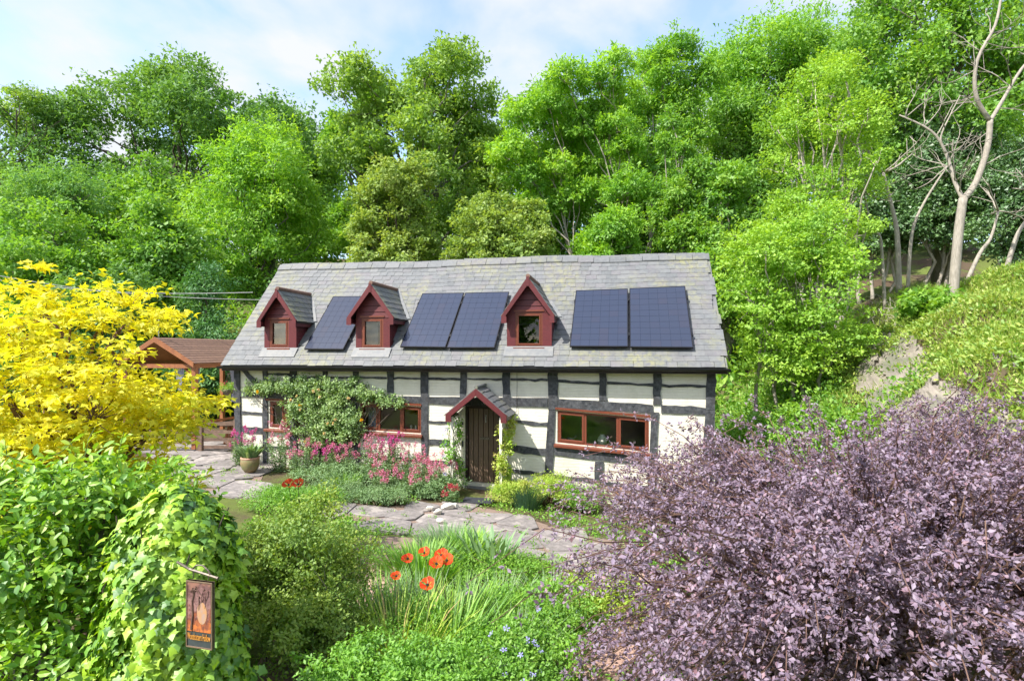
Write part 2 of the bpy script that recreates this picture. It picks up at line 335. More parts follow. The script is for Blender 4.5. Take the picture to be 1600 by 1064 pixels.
# ------------------------------------------------------------------ leaves
def T(v, f): return np.array(v, float), np.array(f, int)
LEAF = T([(0, 0, 0), (.5, .27, .07), (1, 0, -.04), (.5, -.27, .07)], [(0, 2, 1), (0, 3, 2)])
TRI = T([(0, 0, 0), (.75, .34, .08), (.95, -.30, -.05)], [(0, 2, 1)])
TRIS = T([(0, 0, 0), (.8, .2, .06), (1, -.2, -.06)], [(0, 2, 1)])
SLIM = T([(0, 0, 0), (.45, .14, .05), (1, 0, -.06), (.45, -.14, .05)], [(0, 2, 1), (0, 3, 2)])
OVAL = T([(0, 0, 0), (.3, .2, .05), (.72, .2, .04), (1, 0, -.08), (.72, -.2, .04), (.3, -.2, .05), (.5, 0, -.02)], [(0, 6, 1), (1, 6, 2), (2, 6, 3), (3, 6, 4), (4, 6, 5), (5, 6, 0)])
IVY = T([(0, 0, 0), (-.12, .3, -.03), (.2, .34, 0), (.30, .56, -.06), (.5, .30, .0), (1, 0, -.12), (.5, -.30, .0), (.30, -.56, -.06), (.2, -.34, 0), (-.12, -.3, -.03), (.34, 0, .05)],
        [(0, 10, 1), (1, 10, 2), (2, 10, 3), (3, 10, 4), (4, 10, 5), (5, 10, 6), (6, 10, 7), (7, 10, 8), (8, 10, 9), (9, 10, 0)])
MAPLE = T([(0, 0, 0), (.05, .34, -.05), (.28, .16, .03), (.42, .62, -.08), (.5, .18, .03), (1, 0, -.12), (.5, -.18, .03), (.42, -.62, -.08), (.28, -.16, .03), (.05, -.34, -.05), (.3, 0, .05)],
          [(0, 10, 1), (1, 10, 2), (2, 10, 3), (3, 10, 4), (4, 10, 5), (5, 10, 6), (6, 10, 7), (7, 10, 8), (8, 10, 9), (9, 10, 0)])
TRILOBE = T([(0, 0, 0), (.38, .5, -.05), (.5, .14, .04), (1, 0, -.1), (.5, -.14, .04), (.38, -.5, -.05)], [(0, 2, 1), (0, 3, 2), (0, 4, 3), (0, 5, 4)])
BLADE = T([(0, .03, 0), (0, -.03, 0), (.4, .026, .03), (.4, -.026, .03), (.75, .018, .12), (.75, -.018, .12), (1, 0, .27)], [(0, 1, 2), (1, 3, 2), (2, 3, 4), (3, 5, 4), (4, 5, 6)])
STAR = T([(0, 0, 0)]+[(math.cos(a)*r, math.sin(a)*r, 0.14*r) for k in range(5) for a, r in ((k*1.2566-.3, .45), (k*1.2566+.3, .5))],
         [(0, 1, 2), (0, 3, 4), (0, 5, 6), (0, 7, 8), (0, 9, 10)])
def spread(tm, pos, d, n, size):
    """put the template on every position: d is the leaf's length axis, n about its normal"""
    tv, tf = tm; d = nrmz(d); s = nrmz(np.cross(n, d)); n = np.cross(d, s); size = np.broadcast_to(np.asarray(size, float), (len(pos),))[:, None, None]
    Vv = pos[:, None, :]+size*(tv[None, :, 0:1]*d[:, None]+tv[None, :, 1:2]*s[:, None]+tv[None, :, 2:3]*n[:, None])
    k = len(tv); Ff = tf[None]+(np.arange(len(pos))*k)[:, None, None]
    return Vv.reshape(-1, 3), Ff.reshape(-1, tf.shape[1])
def foliage(name, tm, pos, d, n, size, rnd, mat, parent=None, **k):
    Vv, Ff = spread(tm, pos, d, n, size)
    return link(name, np_mesh(name, Vv, Ff, np.repeat(rnd, len(tm[1])), smooth=None), mat, parent, **k)
def rsph(r, n): return nrmz(r.normal(size=(n, 3)))
def lobe_clusters(r, lobes, n, low=-0.35, inner=0.55, stray=0.42):
    """cluster centres over the lobes' surfaces; returns centre, outward direction"""
    lobes = np.asarray(lobes, float); area = (lobes[:, 3]*lobes[:, 4]+lobes[:, 3]*lobes[:, 5]+lobes[:, 4]*lobes[:, 5]); k = r.choice(len(lobes), n, p=area/area.sum())
    d = rsph(r, n*3); d = d[d[:, 2] > low+0.25*r.random(len(d))][:n]
    while len(d) < n: d = np.concatenate([d, d])[:n]
    L_ = lobes[k]; f = inner+(1.04-inner)*np.sqrt(r.random((n, 1))); f = np.where(r.random((n, 1)) < stray, f*r.uniform(1.0, 1.55, (n, 1)), f)
    return L_[:, :3]+d*L_[:, 3:6]*f, nrmz(d/L_[:, 3:6]), k
def crown(r, lobes, n, ncl, csize, leaf, flat=0.55, up=0.6, out=0.5, wild=0.6, droop=0.15, low=-0.35, inner=0.55, crnd=0.72, stray=0.42):
    c, d, k = lobe_clusters(r, lobes, ncl, low, inner, stray)
    w = r.random(ncl)+0.35; ci = r.choice(ncl, n, p=w/w.sum())
    off = rsph(r, n)*(r.random((n, 1))**0.45)*np.array([1, 1, flat])*csize*(0.6+0.8*r.random((ncl, 1))[ci])
    pos = c[ci]+off
    nn = nrmz(np.array([0, 0, up])+d[ci]*out+rsph(r, n)*wild)
    dd = nrmz(d[ci]*0.25+off/csize*0.45+rsph(r, n)*0.9+np.array([0, 0, -droop]))
    lr = r.random(len(lobes)); rnd = np.clip(crnd*(0.55*r.random(ncl)[ci]+0.45*lr[k[ci]])+(1-crnd)*r.random(n), 0, 1)
    return pos, dd, nn, leaf*(0.65+0.7*r.random(n)), rnd, c
def wob(r, a, b, n, amp, sag=0.0):
    a = np.asarray(a, float); b = np.asarray(b, float); t = np.linspace(0, 1, n)[:, None]; ln = np.linalg.norm(b-a)
    p = a+(b-a)*t; j = r.normal(size=(n, 3))*amp*ln; j[0] = j[-1] = 0; p = p+j; p[:, 2] += sag*ln*np.sin(np.pi*t[:, 0]); return p
def limbs(r, lobes, clusters, h, tr, lean=(0, 0), forks=0.35, twigs=90, n=7, spread_base=0, stems=1, twr=0.022):
    mb = MB(); lobes = np.asarray(lobes, float); top = max(l[2] for l in lobes)
    ctr = lobes[:, :3].mean(0)
    per = np.array_split(np.argsort(lobes[:, 0]), stems)
    for s in range(stems):
        L_ = lobes[per[s]]; cc = L_[:, :3].mean(0); b = np.array([spread_base*(s-(stems-1)/2), 0, -0.25])
        t = np.array([cc[0]*0.75+lean[0], cc[1]*0.75+lean[1], max(L_[:, 2])*0.92 if stems == 1 else max(L_[:, 2])*0.97]); m = 9
        p = wob(r, b, t, m, 0.018); tt = np.linspace(0, 1, m); rad = tr*(1-0.82*tt)*(1 if stems == 1 else 0.75); rad[0] *= 1.35
        mb.tube(p, rad, n)
        for l in L_:
            e = l[:3]; q = np.clip((e[2]*r.uniform(0.45, 0.75))/t[2], forks*0.6, 0.93); k = q*(m-1); i = int(k); a = p[i]+(p[min(i+1, m-1)]-p[i])*(k-i)
            ra = tr*(1-0.82*q)*0.5; mb.tube(wob(r, a, e, 6, 0.04, 0.06), np.linspace(ra, 0.02, 6), 5)
    d2 = None
    for i in r.choice(len(clusters), min(twigs, len(clusters)), replace=False):
        c = clusters[i]; j = np.argmin(((lobes[:, :3]-c)**2).sum(1)); a = lobes[j, :3]*0.85+c*0.15-np.array([0, 0, lobes[j, 5]*0.35])
        mb.tube(wob(r, a, c, 4, 0.05, 0.05), [twr, twr*0.7, twr*0.5, twr*0.25], 4, False)
    return mb
def shape_lobes(r, W, D, z0, z1, n, size, prof='round'):
    """lobes filling a crown W wide, D deep, between heights z0 and z1"""
    out = []; tries = 0
    while len(out) < n and tries < 4000:
        tries += 1; p = r.uniform(-1, 1, 3); t = (p[2]+1)/2
        wmax = {'round': math.sqrt(max(0, 1-p[2]**2)), 'egg': math.sqrt(max(0, 1-((t-0.38)/0.64)**2)), 'cone': 1.05-0.85*t, 'tall': min(1, 1.5*math.sqrt(max(0, 1-t*0.96))*(.55+.5*min(1, t*3))), 'dome': math.sqrt(max(0, 1-t**2.8))}[prof]
        rr = math.hypot(p[0], p[1])
        if rr > wmax*0.86 or (rr < wmax*0.3 and abs(p[2]) < 0.45): continue
        s = size*r.uniform(0.55, 1.4); sx = s*W/2; sz = min(s*(z1-z0)/2, sx*1.1)*r.uniform(0.75, 1.15)
        c = np.array([p[0]*(W/2-sx*0.65), p[1]*(D/2-min(sx, D/2)*0.5), z0+sz*0.7+t*(z1-z0-sz*1.55)])
        if any(np.linalg.norm((c-np.array(o[:3]))/np.array([sx, sx, sz])) < 0.62 for o in out): continue
        out.append((*c, sx, min(sx, D/2), sz))
    return out
# ------------------------------------------------------------------ the cottage
cot = empty('cottage', (HO.x, HO.y, 0), H_RZ, label='black and white timber framed cottage with slate roof and three red dormers', cat='house')
# pixel outlines -> wall coordinates
def wq(pts, v=0.0): return [wl(x, y, v) for x, y in pts]            # tl, tr, br, bl
def bil(q, a, b):                                                    # a: 0 left..1 right, b: 0 bottom..1 top
    (x0, z0), (x1, z1), (x2, z2), (x3, z3) = q[3], q[2], q[1], q[0]
    return ((1-a)*(1-b)*x0+a*(1-b)*x1+a*b*x2+(1-a)*b*x3, (1-a)*(1-b)*z0+a*(1-b)*z1+a*b*z2+(1-a)*b*z3)
def piece(mb, q, a0, a1, b0, b1, v0, v1):
    c = [bil(q, a0, b0), bil(q, a0, b1), bil(q, a1, b1), bil(q, a1, b0)]
    return mb.hexa([(x, v0, z) for x, z in c], [(x, v1, z) for x, z in c])
UL = wl(367, 600)[0]; UR = wl(1117, 600)[0]; DEPTH = 4.8; WZ = 2.93
win = [dict(q=wq([(420, 625), (470, 628), (470, 673), (420, 669)]), div=[0.5], sill=(415, 475)),
       dict(q=wq([(561, 628), (660, 634), (660, 679), (561, 673)]), div=[0.315, 0.665], sill=(558, 661)),
       dict(q=wq([(869, 639), (1016, 652), (1016, 708), (869, 693)]), div=[0.315, 0.66], sill=(866, 1018))]
doorq = wq([(725, 632), (783, 632), (783, 762), (725, 757)])
ops = sorted([w_['q'] for w_ in win]+[doorq], key=lambda q: q[0][0])
mb = MB(); ub = UL; ZB = -0.75
def strip(mb, u0, u1, zb0, zb1, zt0, zt1, v0=0.0, v1=0.28):
    mb.hexa([(u0, v0, zb0), (u0, v0, zt0), (u1, v0, zt1), (u1, v0, zb1)], [(u0, v1, zb0), (u0, v1, zt0), (u1, v1, zt1), (u1, v1, zb1)])
for q in ops:
    u0, u1 = q[0][0]+0.03, q[1][0]-0.03
    strip(mb, ub, u0, ZB, ZB, WZ, WZ)
    strip(mb, u0, u1, q[0][1]-0.03, q[1][1]-0.03, WZ, WZ)
    if q is not doorq: strip(mb, u0, u1, ZB, ZB, q[3][1]+0.03, q[2][1]+0.03)
    else: strip(mb, u0, u1, ZB, ZB, q[3][1]-0.05, q[2][1]-0.05)
    ub = u1
strip(mb, ub, UR, ZB, ZB, WZ, WZ)
mb.build('wall', M['wall'], cot)
mb = MB(); mb.box(UL, UR, DEPTH-0.28, DEPTH, ZB, WZ); mb.build('wall', M['wall'], cot)
apexz = RZ_-0.16; sl_ = (RZ_-EZ)/RUN
for u0, u1 in ((UL, UL+0.28), (UR-0.28, UR)):
    mb = MB(); prof = [(0.28, ZB), (DEPTH-0.28, ZB), (DEPTH-0.28, WZ), (2.4, apexz), (0.28, WZ)]
    mb.hexa([(u0, a, b) for a, b in prof], [(u1, a, b) for a, b in reversed(prof)][::-1]); mb.build('wall', M['wall'], cot)
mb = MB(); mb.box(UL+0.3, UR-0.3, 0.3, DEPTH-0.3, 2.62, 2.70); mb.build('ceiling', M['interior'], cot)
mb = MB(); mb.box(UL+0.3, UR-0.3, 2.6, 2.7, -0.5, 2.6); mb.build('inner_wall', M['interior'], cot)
# timber frame: every post, rail and brace from its outline, proud of the wall
def timber(name, pts, proud=0.03):
    q = wq(pts); m = MB()
    n = 7; lft = []; rgt = []
    horiz = abs(pts[1][0]-pts[0][0]) > abs(pts[3][1]-pts[0][1])
    r = np.random.default_rng(int(pts[0][0]*7+pts[0][1]))
    for i in range(n):
        t = i/(n-1); j = r.normal(size=2)*0.009
        a, b = (bil(q, t, 1), bil(q, t, 0)) if horiz else (bil(q, 0, 1-t), bil(q, 1, 1-t))
        if horiz: lft.append((a[0], a[1]+j[0])); rgt.append((b[0], b[1]+j[1]))
        else: lft.append((a[0]+j[0], a[1])); rgt.append((b[0]+j[1], b[1]))
    for i in range(n):
        k = len(m.v); pr = -proud-0.004*r.random(); (lx, lz), (rx, rz) = lft[i], rgt[i]
        m.v += [(lx, 0.05, lz), (lx, pr, lz), (rx, pr, rz), (rx, 0.05, rz)]
        if i:
            for e in range(4): m.f.append((k-4+e, k-4+(e+1) % 4, k+(e+1) % 4, k+e))
    m.f.append((3, 2, 1, 0)); k = len(m.v)-4; m.f.append((k, k+1, k+2, k+3))
    return m.build(name, M['timber'], cot)
def post(x0t, x1t, yt, x0b, x1b, yb, proud=0.034): timber('timber_post', [(x0t, yt), (x1t, yt), (x1b, yb), (x0b, yb)], proud)
def rail(x0, y0t, y0b, x1, y1t, y1b, proud=0.024): timber('timber_rail', [(x0, y0t), (x1, y1t), (x1, y1b), (x0, y0b)], proud)
post(366, 375, 576, 370, 379, 716, 0.040)
post(412, 418.5, 577, 411, 419, 728); post(453, 464, 577, 455, 465, 735); post(505, 511.5, 577, 507, 513, 735)
post(552, 560.5, 577, 555, 562.5, 742); post(605, 615, 577, 606, 616, 629); post(608, 616, 684, 608, 616, 748)
post(658, 669, 577, 660, 669.5, 755); post(720, 730, 577, 719, 729, 630); post(785, 797, 577, 786, 797.5, 621)
post(856, 872, 577, 857, 871, 640); post(857.5, 868, 640.5, 849, 862, 775); post(937, 948, 577, 936, 948, 626)
post(930, 942.5, 721, 928, 941, 792); post(1021.5, 1033.5, 577, 1020, 1032, 632); post(1018, 1029, 644, 1010, 1022, 800)
post(1104, 1119, 577, 1102, 1117, 640, 0.040); post(1102, 1117, 640.5, 1092, 1108, 830, 0.040)
for a in [(376, 610, 620, 640, 618.5, 630, .030), (640.2, 618.5, 630, 856, 622, 636, .030), (871.5, 623, 638, 1020, 632, 645.5, .030), (1033, 632, 645, 1103, 636, 648, .030)]: rail(*a)
for a in [(419, 583, 586, 452.5, 583.5, 586.5), (464.5, 588, 591, 551.5, 588.5, 591.5), (561, 588, 591, 604.5, 589, 592), (615.5, 589.5, 592.5, 657.5, 590, 593), (669.5, 590, 593, 719.5, 591, 594),
          (730.5, 590.5, 593.5, 784.5, 591, 594.5), (797.5, 591, 594.5, 855.5, 592, 595.5), (872.5, 593, 597, 936.5, 597.5, 601), (948.5, 596.5, 600, 1021, 600, 603.5), (1034, 600, 604, 1103.5, 602, 606),
          (377, 642, 646.5, 411, 645, 649), (377.5, 666, 675.5, 411, 668, 678), (378.5, 697, 701.5, 410.5, 698, 703), (419.5, 695.5, 699, 454.5, 698, 702), (465.5, 700, 704, 507, 704, 708),
          (513.5, 705, 709, 554.5, 708, 712.5), (563, 709.5, 714, 607.5, 713, 717.5), (616.5, 714, 718, 659.5, 716, 720.5), (670, 657, 661, 724, 659, 663), (670, 686, 695, 724, 688.5, 697.5), (670, 718.5, 724.5, 724, 721, 727),
          (784, 654, 659, 856.5, 660.5, 665.5), (784, 693, 704.5, 854, 701, 712.5), (784, 731, 736, 852, 738.5, 743.5), (866, 698.5, 711, 1017, 714.5, 727.5), (863.5, 741, 746, 928.5, 747.5, 753), (942, 751.5, 757, 1012, 759, 765)]: rail(*a)
timber('timber_brace', [(375.5, 576.5), (383, 576.5), (406, 599), (399, 602.5)], 0.026)
# eaves: soffit board, fascia and gutter
mb = MB(); mb.box(0.02, LEN-0.02, -OVH+0.06, 0.05, EZ-0.11, EZ-0.075); mb.build('soffit', M['fascia'], cot)
mb = MB(); mb.box(0.0, LEN, -OVH+0.03, -OVH+0.055, EZ-0.15, EZ-0.005); mb.build('fascia', M['fascia'], cot)
mb = MB(); n = 10; gy0, gz0, gr = -OVH-0.045, EZ-0.03, 0.065
for i in range(n):
    a0, a1 = math.pi+math.pi*i/n, math.pi+math.pi*(i+1)/n
    for rr, fl in ((gr, 1), (gr-0.008, 0)):
        c = [(-0.05, gy0+rr*math.cos(a0), gz0+rr*math.sin(a0)), (LEN+0.05, gy0+rr*math.cos(a0), gz0+rr*math.sin(a0)), (LEN+0.05, gy0+rr*math.cos(a1), gz0+rr*math.sin(a1)), (-0.05, gy0+rr*math.cos(a1), gz0+rr*math.sin(a1))]
        mb.quad(*(c if fl else c[::-1]))
mb.build('gutter', M['gutter'], cot, smooth=True)
# ------------------------------------------------------------------ roof
def rp3(u, s, off=0.0, sag=True):
    p = Vector((u, -OVH, EZ))+RS*s+RN*off
    if sag: p.z += 0.022*math.sin(u*0.9+0.6)*(s/SL)+0.012*math.sin(u*2.3)*(s/SL)
    return p
D_ = []
for face, apex, el, er, wf in (((413, 463, 546), (430, 453), (403, 501), (464, 503), (420, 452, 499, 544)),
                               ((556, 609, 546), (577.5, 444), (543, 496), (616, 499), (564, 600, 496, 545)),
                               ((792, 862, 544), (826, 433.5), (784, 494), (866.5, 494), (804, 849, 487, 543))):
    p, u, s = rl((face[0]+face[1])/2, face[2]); v = p.y-0.02
    D_.append(dict(v=v, s=s, zb=p.z, u0=wl(face[0], 520, v)[0], u1=wl(face[1], 520, v)[0], apex=wl(*apex, v-0.16), el=wl(*el, v-0.16), er=wl(*er, v-0.16),
                   wq=wq([(wf[0], wf[2]), (wf[1], wf[2]), (wf[1], wf[3]), (wf[0], wf[3])], v)))
PANELS = []
for q in ([(521, 463), (578, 463), (536, 545.5), (475, 545)], [(660, 458.5), (725, 457.5), (696, 542.5), (625, 541.5)], [(727, 457.5), (795.5, 456), (772.5, 543), (698, 543)],
          [(900, 454), (981, 451), (981.5, 541.5), (890, 541)], [(983.5, 450.5), (1070.5, 447), (1083.5, 543), (984, 542)]):
    PANELS.append([rl(x, y, 0.13)[1:] for x, y in q])
holes = [(d['u0']+0.08, d['u1']-0.08, d['s']+0.10, d['s']+1.05) for d in D_]
mb = MB(); us = sorted({0.0, LEN} | {h[0] for h in holes} | {h[1] for h in holes}); ss = sorted({0.0, SL} | {h[2] for h in holes} | {h[3] for h in holes})
ins = lambda u, s: any(h[0] < u < h[1] and h[2] < s < h[3] for h in holes)
for i in range(len(us)-1):
    for j in range(len(ss)-1):
        if ins((us[i]+us[i+1])/2, (ss[j]+ss[j+1])/2): continue
        c = [(us[i], ss[j]), (us[i+1], ss[j]), (us[i+1], ss[j+1]), (us[i], ss[j+1])]
        mb.hexa([rp3(u, s, -0.035, False) for u, s in c], [rp3(u, s, -0.09, False) for u, s in c])
bk = [(OVH+2*RUN-OVH*2+0.0, EZ), (2.4, RZ_)]
mb.hexa([(0, 2.40, RZ_-0.05), (LEN, 2.40, RZ_-0.05), (LEN, 5.15, EZ-0.05), (0, 5.15, EZ-0.05)], [(0, 2.40, RZ_-0.15), (LEN, 2.40, RZ_-0.15), (LEN, 5.15, EZ-0.15), (0, 5.15, EZ-0.15)])
roof = mb.build('roof', M['slate'], cot)
NC = 23; EXPO = SL/NC; r = np.random.default_rng(3)
def slate_mesh(wd, ln, th): return MB().box(-wd/2, wd/2, 0, ln, 0, th)
SLM = []
for wd in (0.235, 0.265, 0.295):
    m = slate_mesh(wd-0.006, 0.34, 0.013).mesh('slate'); m.materials.append(M['slate']); SLM.append((wd, m))
slates = []
for c in range(NC):
    u = 0.0 if c % 2 == 0 else -0.13
    while u < LEN:
        k = r.integers(3); wd = SLM[k][0]; uc = u+wd/2; u += wd
        if uc-wd/2 < -0.02: uc = wd/2-0.01
        if uc > LEN-0.04: continue
        uc = min(uc, LEN+0.03-wd/2)
        s = c*EXPO
        if any(d['u0']-0.02 < uc < d['u1']+0.02 and d['s']-0.1 < s < d['s']+0.80 for d in D_): continue
        slates.append((uc, s+r.normal()*0.006, r.normal()*0.010, k, r.random()*0.004))
def covered(u, s):
    for q in PANELS:
        s0, s1 = q[3][1], q[0][1]
        if s0+0.05 < s < s1-0.25:
            t = (s-s0)/(s1-s0); a = q[3][0]+(q[0][0]-q[3][0])*t; b = q[2][0]+(q[1][0]-q[2][0])*t
            if a+0.05 < u < b-0.05: return True
    return False
def depth_of(u, s): p = rp3(u, s); return h2w(p.x, p.y, p.z).y
order = sorted(range(len(slates)), key=lambda i: (covered(slates[i][0], slates[i][1]), depth_of(slates[i][0], slates[i][1])))
big = set(order[:300]); SV = []; SF = []; SRN = []
RM = Matrix(((1, 0, 0), (0, RS.y, RN.y), (0, RS.z, RN.z)))
for i, (uc, s, a, k, lift) in enumerate(slates):
    tilt = math.atan2(0.014, 0.34)
    m3 = RM @ Matrix.Rotation(-tilt, 3, 'X') @ Matrix.Rotation(a, 3, 'Z'); p = rp3(uc, s, 0.004+lift)
    if i in big:
        o = link('slate', SLM[k][1], None, roof); o.matrix_local = Matrix.Translation(p) @ m3.to_4x4()
    else:
        n0 = len(SV); tmp = slate_mesh(SLM[k][0]-0.006, 0.34, 0.013)
        SV += [tuple(p + m3 @ Vector(q)) for q in tmp.v]; SF += [tuple(n0+e for e in f) for f in tmp.f]; SRN += [0.001+r.random()*0.998]*6
link('slate_field', np_mesh('slate_field', SV, SF, SRN), M['slate'], roof, kind='stuff')
u = 0.0; nrt = 29
for i in range(nrt):
    u0, u1 = LEN*i/nrt, LEN*(i+1)/nrt-0.012; e = r.normal()*0.006
    m = MB(); c = rp3((u0+u1)/2, SL).z
    for sgn in (-1, 1):
        y1, z1 = 2.4+sgn*0.15, c-0.095+e
        m.hexa([(u0, 2.4, c+0.075+e), (u1, 2.4, c+0.075+e), (u1, y1, z1), (u0, y1, z1)], [(u0, 2.4, c+0.05+e), (u1, 2.4, c+0.05+e), (u1, y1, z1-0.025), (u0, y1, z1-0.025)])
    m.build('ridge_tile', M['slate'], roof)
mb = MB()
for u0 in (0.03, LEN-0.05): mb.hexa([rp3(u0, 0.0, -0.04, False), rp3(u0, SL, -0.04, False), rp3(u0, SL, -0.2, False), rp3(u0, 0.0, -0.2, False)], [rp3(u0+0.02, 0.0, -0.04, False), rp3(u0+0.02, SL, -0.04, False), rp3(u0+0.02, SL, -0.2, False), rp3(u0+0.02, 0.0, -0.2, False)])
mb.build('verge_board', M['fascia'], roof)
# ------------------------------------------------------------------ dormers
def slope_slates(parent, A, B, C, ncol, nrow, th=0.012, seed=1, name='slate'):
    """A: eave front, B: eave back, C: ridge front (parallelogram); slates lie on it course by course"""
    A, B, C = Vector(A), Vector(B), Vector(C); eu = (B-A); ev = (C-A); n = eu.cross(ev).normalized()
    if n.z < 0: n = -n
    rr = np.random.default_rng(seed)
    for j in range(nrow):
        for i in range(ncol+(j % 2)):
            a0 = (i-0.5*(j % 2))/ncol; a1 = a0+1/ncol-0.01; a0, a1 = max(a0, 0), min(a1, 1)
            if a1-a0 < 0.03: continue
            b0, b1 = j/nrow+rr.normal()*0.006, min(1.0, (j+1.7)/nrow); h0, h1 = 0.03+rr.random()*0.004, 0.008
            c = [A+eu*a0+ev*b0+n*h0, A+eu*a1+ev*b0+n*h0, A+eu*a1+ev*b1+n*h1, A+eu*a0+ev*b1+n*h1]
            MB().hexa(c, [p-n*th for p in c]).build(name, M['slate'], parent)
def window_fill(win, q, v, div, fr, depth=0.06, mat='frame', sill=None, seed=0):
    """frame pieces, mullions and panes inside the wall quad q"""
    wdt = abs(q[1][0]-q[0][0]); hgt = abs(q[0][1]-q[3][1]); a, b = fr/wdt, fr/hgt
    m = MB(); piece(m, q, 0, 1, 1-b, 1, v, v+depth); piece(m, q, 0, 1, 0, b, v, v+depth); piece(m, q, 0, a, b, 1-b, v+0.001, v+depth); piece(m, q, 1-a, 1, b, 1-b, v+0.001, v+depth)
    m.build('frame', M[mat], win, bevel=0.004)
    edges = [a]+list(div)+[1-a]
    for d in div: m = MB(); piece(m, q, d-a*0.42, d+a*0.42, b, 1-b, v+0.004, v+depth); m.build('mullion', M[mat], win, bevel=0.004)
    for i in range(len(edges)-1):
        e0 = edges[i]+(a*0.42 if i else 0); e1 = edges[i+1]-(a*0.42 if i < len(edges)-2 else 0)
        if i != 1 or len(edges) != 4:      # opening casements carry a sash of their own
            m = MB(); k = 0.62; piece(m, q, e0, e1, b, b+b*k, v-0.012, v+0.035); piece(m, q, e0, e1, 1-b-b*k, 1-b, v-0.012, v+0.035)
            piece(m, q, e0, e0+a*k, b+b*k, 1-b-b*k, v-0.011, v+0.035); piece(m, q, e1-a*k, e1, b+b*k, 1-b-b*k, v-0.011, v+0.035); m.build('sash', M[mat], win, bevel=0.003)
        m = MB(); piece(m, q, e0, e1, b, 1-b, v+0.038, v+0.044); m.build('pane', M['glass'], win)
for di, d in enumerate(D_):
    dm = empty('dormer'); dm.parent = cot; v = d['v']; zb = d['zb']-0.05; u0, u1 = d['u0'], d['u1']; (ax, az) = d['apex']; (lx, lz), (rx, rz) = d['el'], d['er']
    ez = (lz+rz)/2; hw = (rx-lx)/2; ax = (lx+rx)/2; zs = ez+0.02; q = d['wq']
    # boarded face round the window opening, gable boards above
    w0, w1, zt, zw = q[0][0]+0.02, q[1][0]-0.02, q[0][1]-0.02, q[3][1]+0.02
    m = MB(); m.box(u0, w0, v, v+0.06, zb, zt); m.box(w1, u1, v, v+0.06, zb, zt); m.box(w0, w1, v, v+0.06, zb, zw); m.build('face_board', M['red'], dm)
    slp = (az-ez)/hw; nb = 5; zz = zt; top = az-0.06
    for k in range(nb):
        z0, z1 = zz+(top-zz)*k/nb, zz+(top-zz)*(k+1)/nb-0.008
        h0 = min((u1-u0)/2, max(0.02, (az-0.02-z0)/slp)); h1 = min((u1-u0)/2, max(0.012, (az-0.02-z1)/slp))
        m = MB().hexa([(ax-h0, v-0.012, z0), (ax-h1, v+0.004, z1), (ax+h1, v+0.004, z1), (ax+h0, v-0.012, z0)], [(ax-h0, v+0.05, z0), (ax-h1, v+0.05, z1), (ax+h1, v+0.05, z1), (ax+h0, v+0.05, z0)])
        m.build('gable_board', M['red'], dm)
    # cheeks run back until they meet the main roof
    vb_ = lambda z: -OVH+(z-EZ)/(RZ_-EZ)*RUN
    for uu, sg in ((u0, 1), (u1, -1)):
        nk = 5
        for k in range(nk):
            z0, z1 = zb+0.08+(zs-zb-0.08)*k/nk, zb+0.08+(zs-zb-0.08)*(k+1)/nk-0.006
            c = [(v+0.06, z0), (vb_(z0)+0.1, z0), (vb_(z1)+0.1, z1), (v+0.06, z1)]
            MB().hexa([(uu, a, b) for a, b in c], [(uu+sg*0.04, a, b) for a, b in c]).build('cheek_board', M['red'], dm)
    # roof slopes
    vf = v-0.17; vr = vb_(az)+0.05; ve = vb_(ez)-0.02
    for sg, ex, sd in ((-1, lx, 11), (1, rx, 12)):
        # each slope ends on the main roof: clip by shortening towards the eave
        nrow = 6
        m = MB(); c = [(ex, vf, ez), (ex, ve+0.05, ez), (ax, vr, az), (ax, vf, az)]; dn = Vector((0, 0, -0.05))
        m.hexa([Vector(p) for p in c], [Vector(p)+dn for p in c]); m.build('roof_deck', M['fascia'], dm)
        n = Vector(((az-ez)*sg, 0, hw)).normalized()
        rr = np.random.default_rng(sd+di*5)
        for j in range(nrow):
            t0, t1 = j/nrow, min(1, (j+1.6)/nrow); yb = ve+(vr-ve)*t0+0.02; nn_ = max(2, round((yb-vf)/0.24))
            for i in range(nn_+(j % 2)):
                y0 = vf+(i-0.5*(j % 2))*(yb-vf)/nn_; y1 = y0+(yb-vf)/nn_-0.006; y0 = max(y0, vf-0.01); y1 = min(y1, yb)
                if y1-y0 < 0.04: continue
                P = lambda t, y, h: Vector((ex+(ax-ex)*t, y, ez+(az-ez)*t))+n*h
                ll = 0.028+rr.random()*0.005; tt0 = t0-0.02+rr.normal()*0.006
                cc = [P(tt0, y0, ll), P(tt0, y1, ll), P(t1, y1, 0.010), P(t1, y0, 0.010)]
                MB().hexa(cc, [p-n*0.012 for p in cc]).build('slate', M['slate'], dm)
        # bargeboard with a short upright foot
        ln = Vector((ax-ex, 0, az-ez)).normalized(); w_ = 0.17
        m = MB(); y0, y1 = vf-0.045, vf-0.012
        c = [(ex, ez+0.02), (ax, az+0.02), (ax, az+0.02-w_*1.25), (ex, ez+0.02-w_*0.9)] if True else 0
        m.hexa([(a, y0, b) for a, b in c], [(a, y1, b) for a, b in c]); m.build('bargeboard', M['red'], dm, bevel=0.004)
        m = MB(); c = [(ex-sg*0.005, ez-0.15), (ex-sg*0.005, ez+0.01), (ex-sg*0.20, ez+0.18), (ex-sg*0.20, ez-0.15)]
        m.hexa([(a, y0-0.006, b) for a, b in c], [(a, y1-0.035, b) for a, b in c]) if False else m.box(min(ex, ex-sg*0.13), max(ex, ex-sg*0.13), y0-0.012, y1-0.034+0.02, ez-0.17, ez+0.0)
        m.build('bargeboard_foot', M['red'], dm)
        m = MB(); m.box(min(ex-sg*0.03, ex-sg*0.05), max(ex-sg*0.03, ex-sg*0.05), vf, ve, ez-0.14, ez-0.005); m.build('eave_board', M['red'], dm)
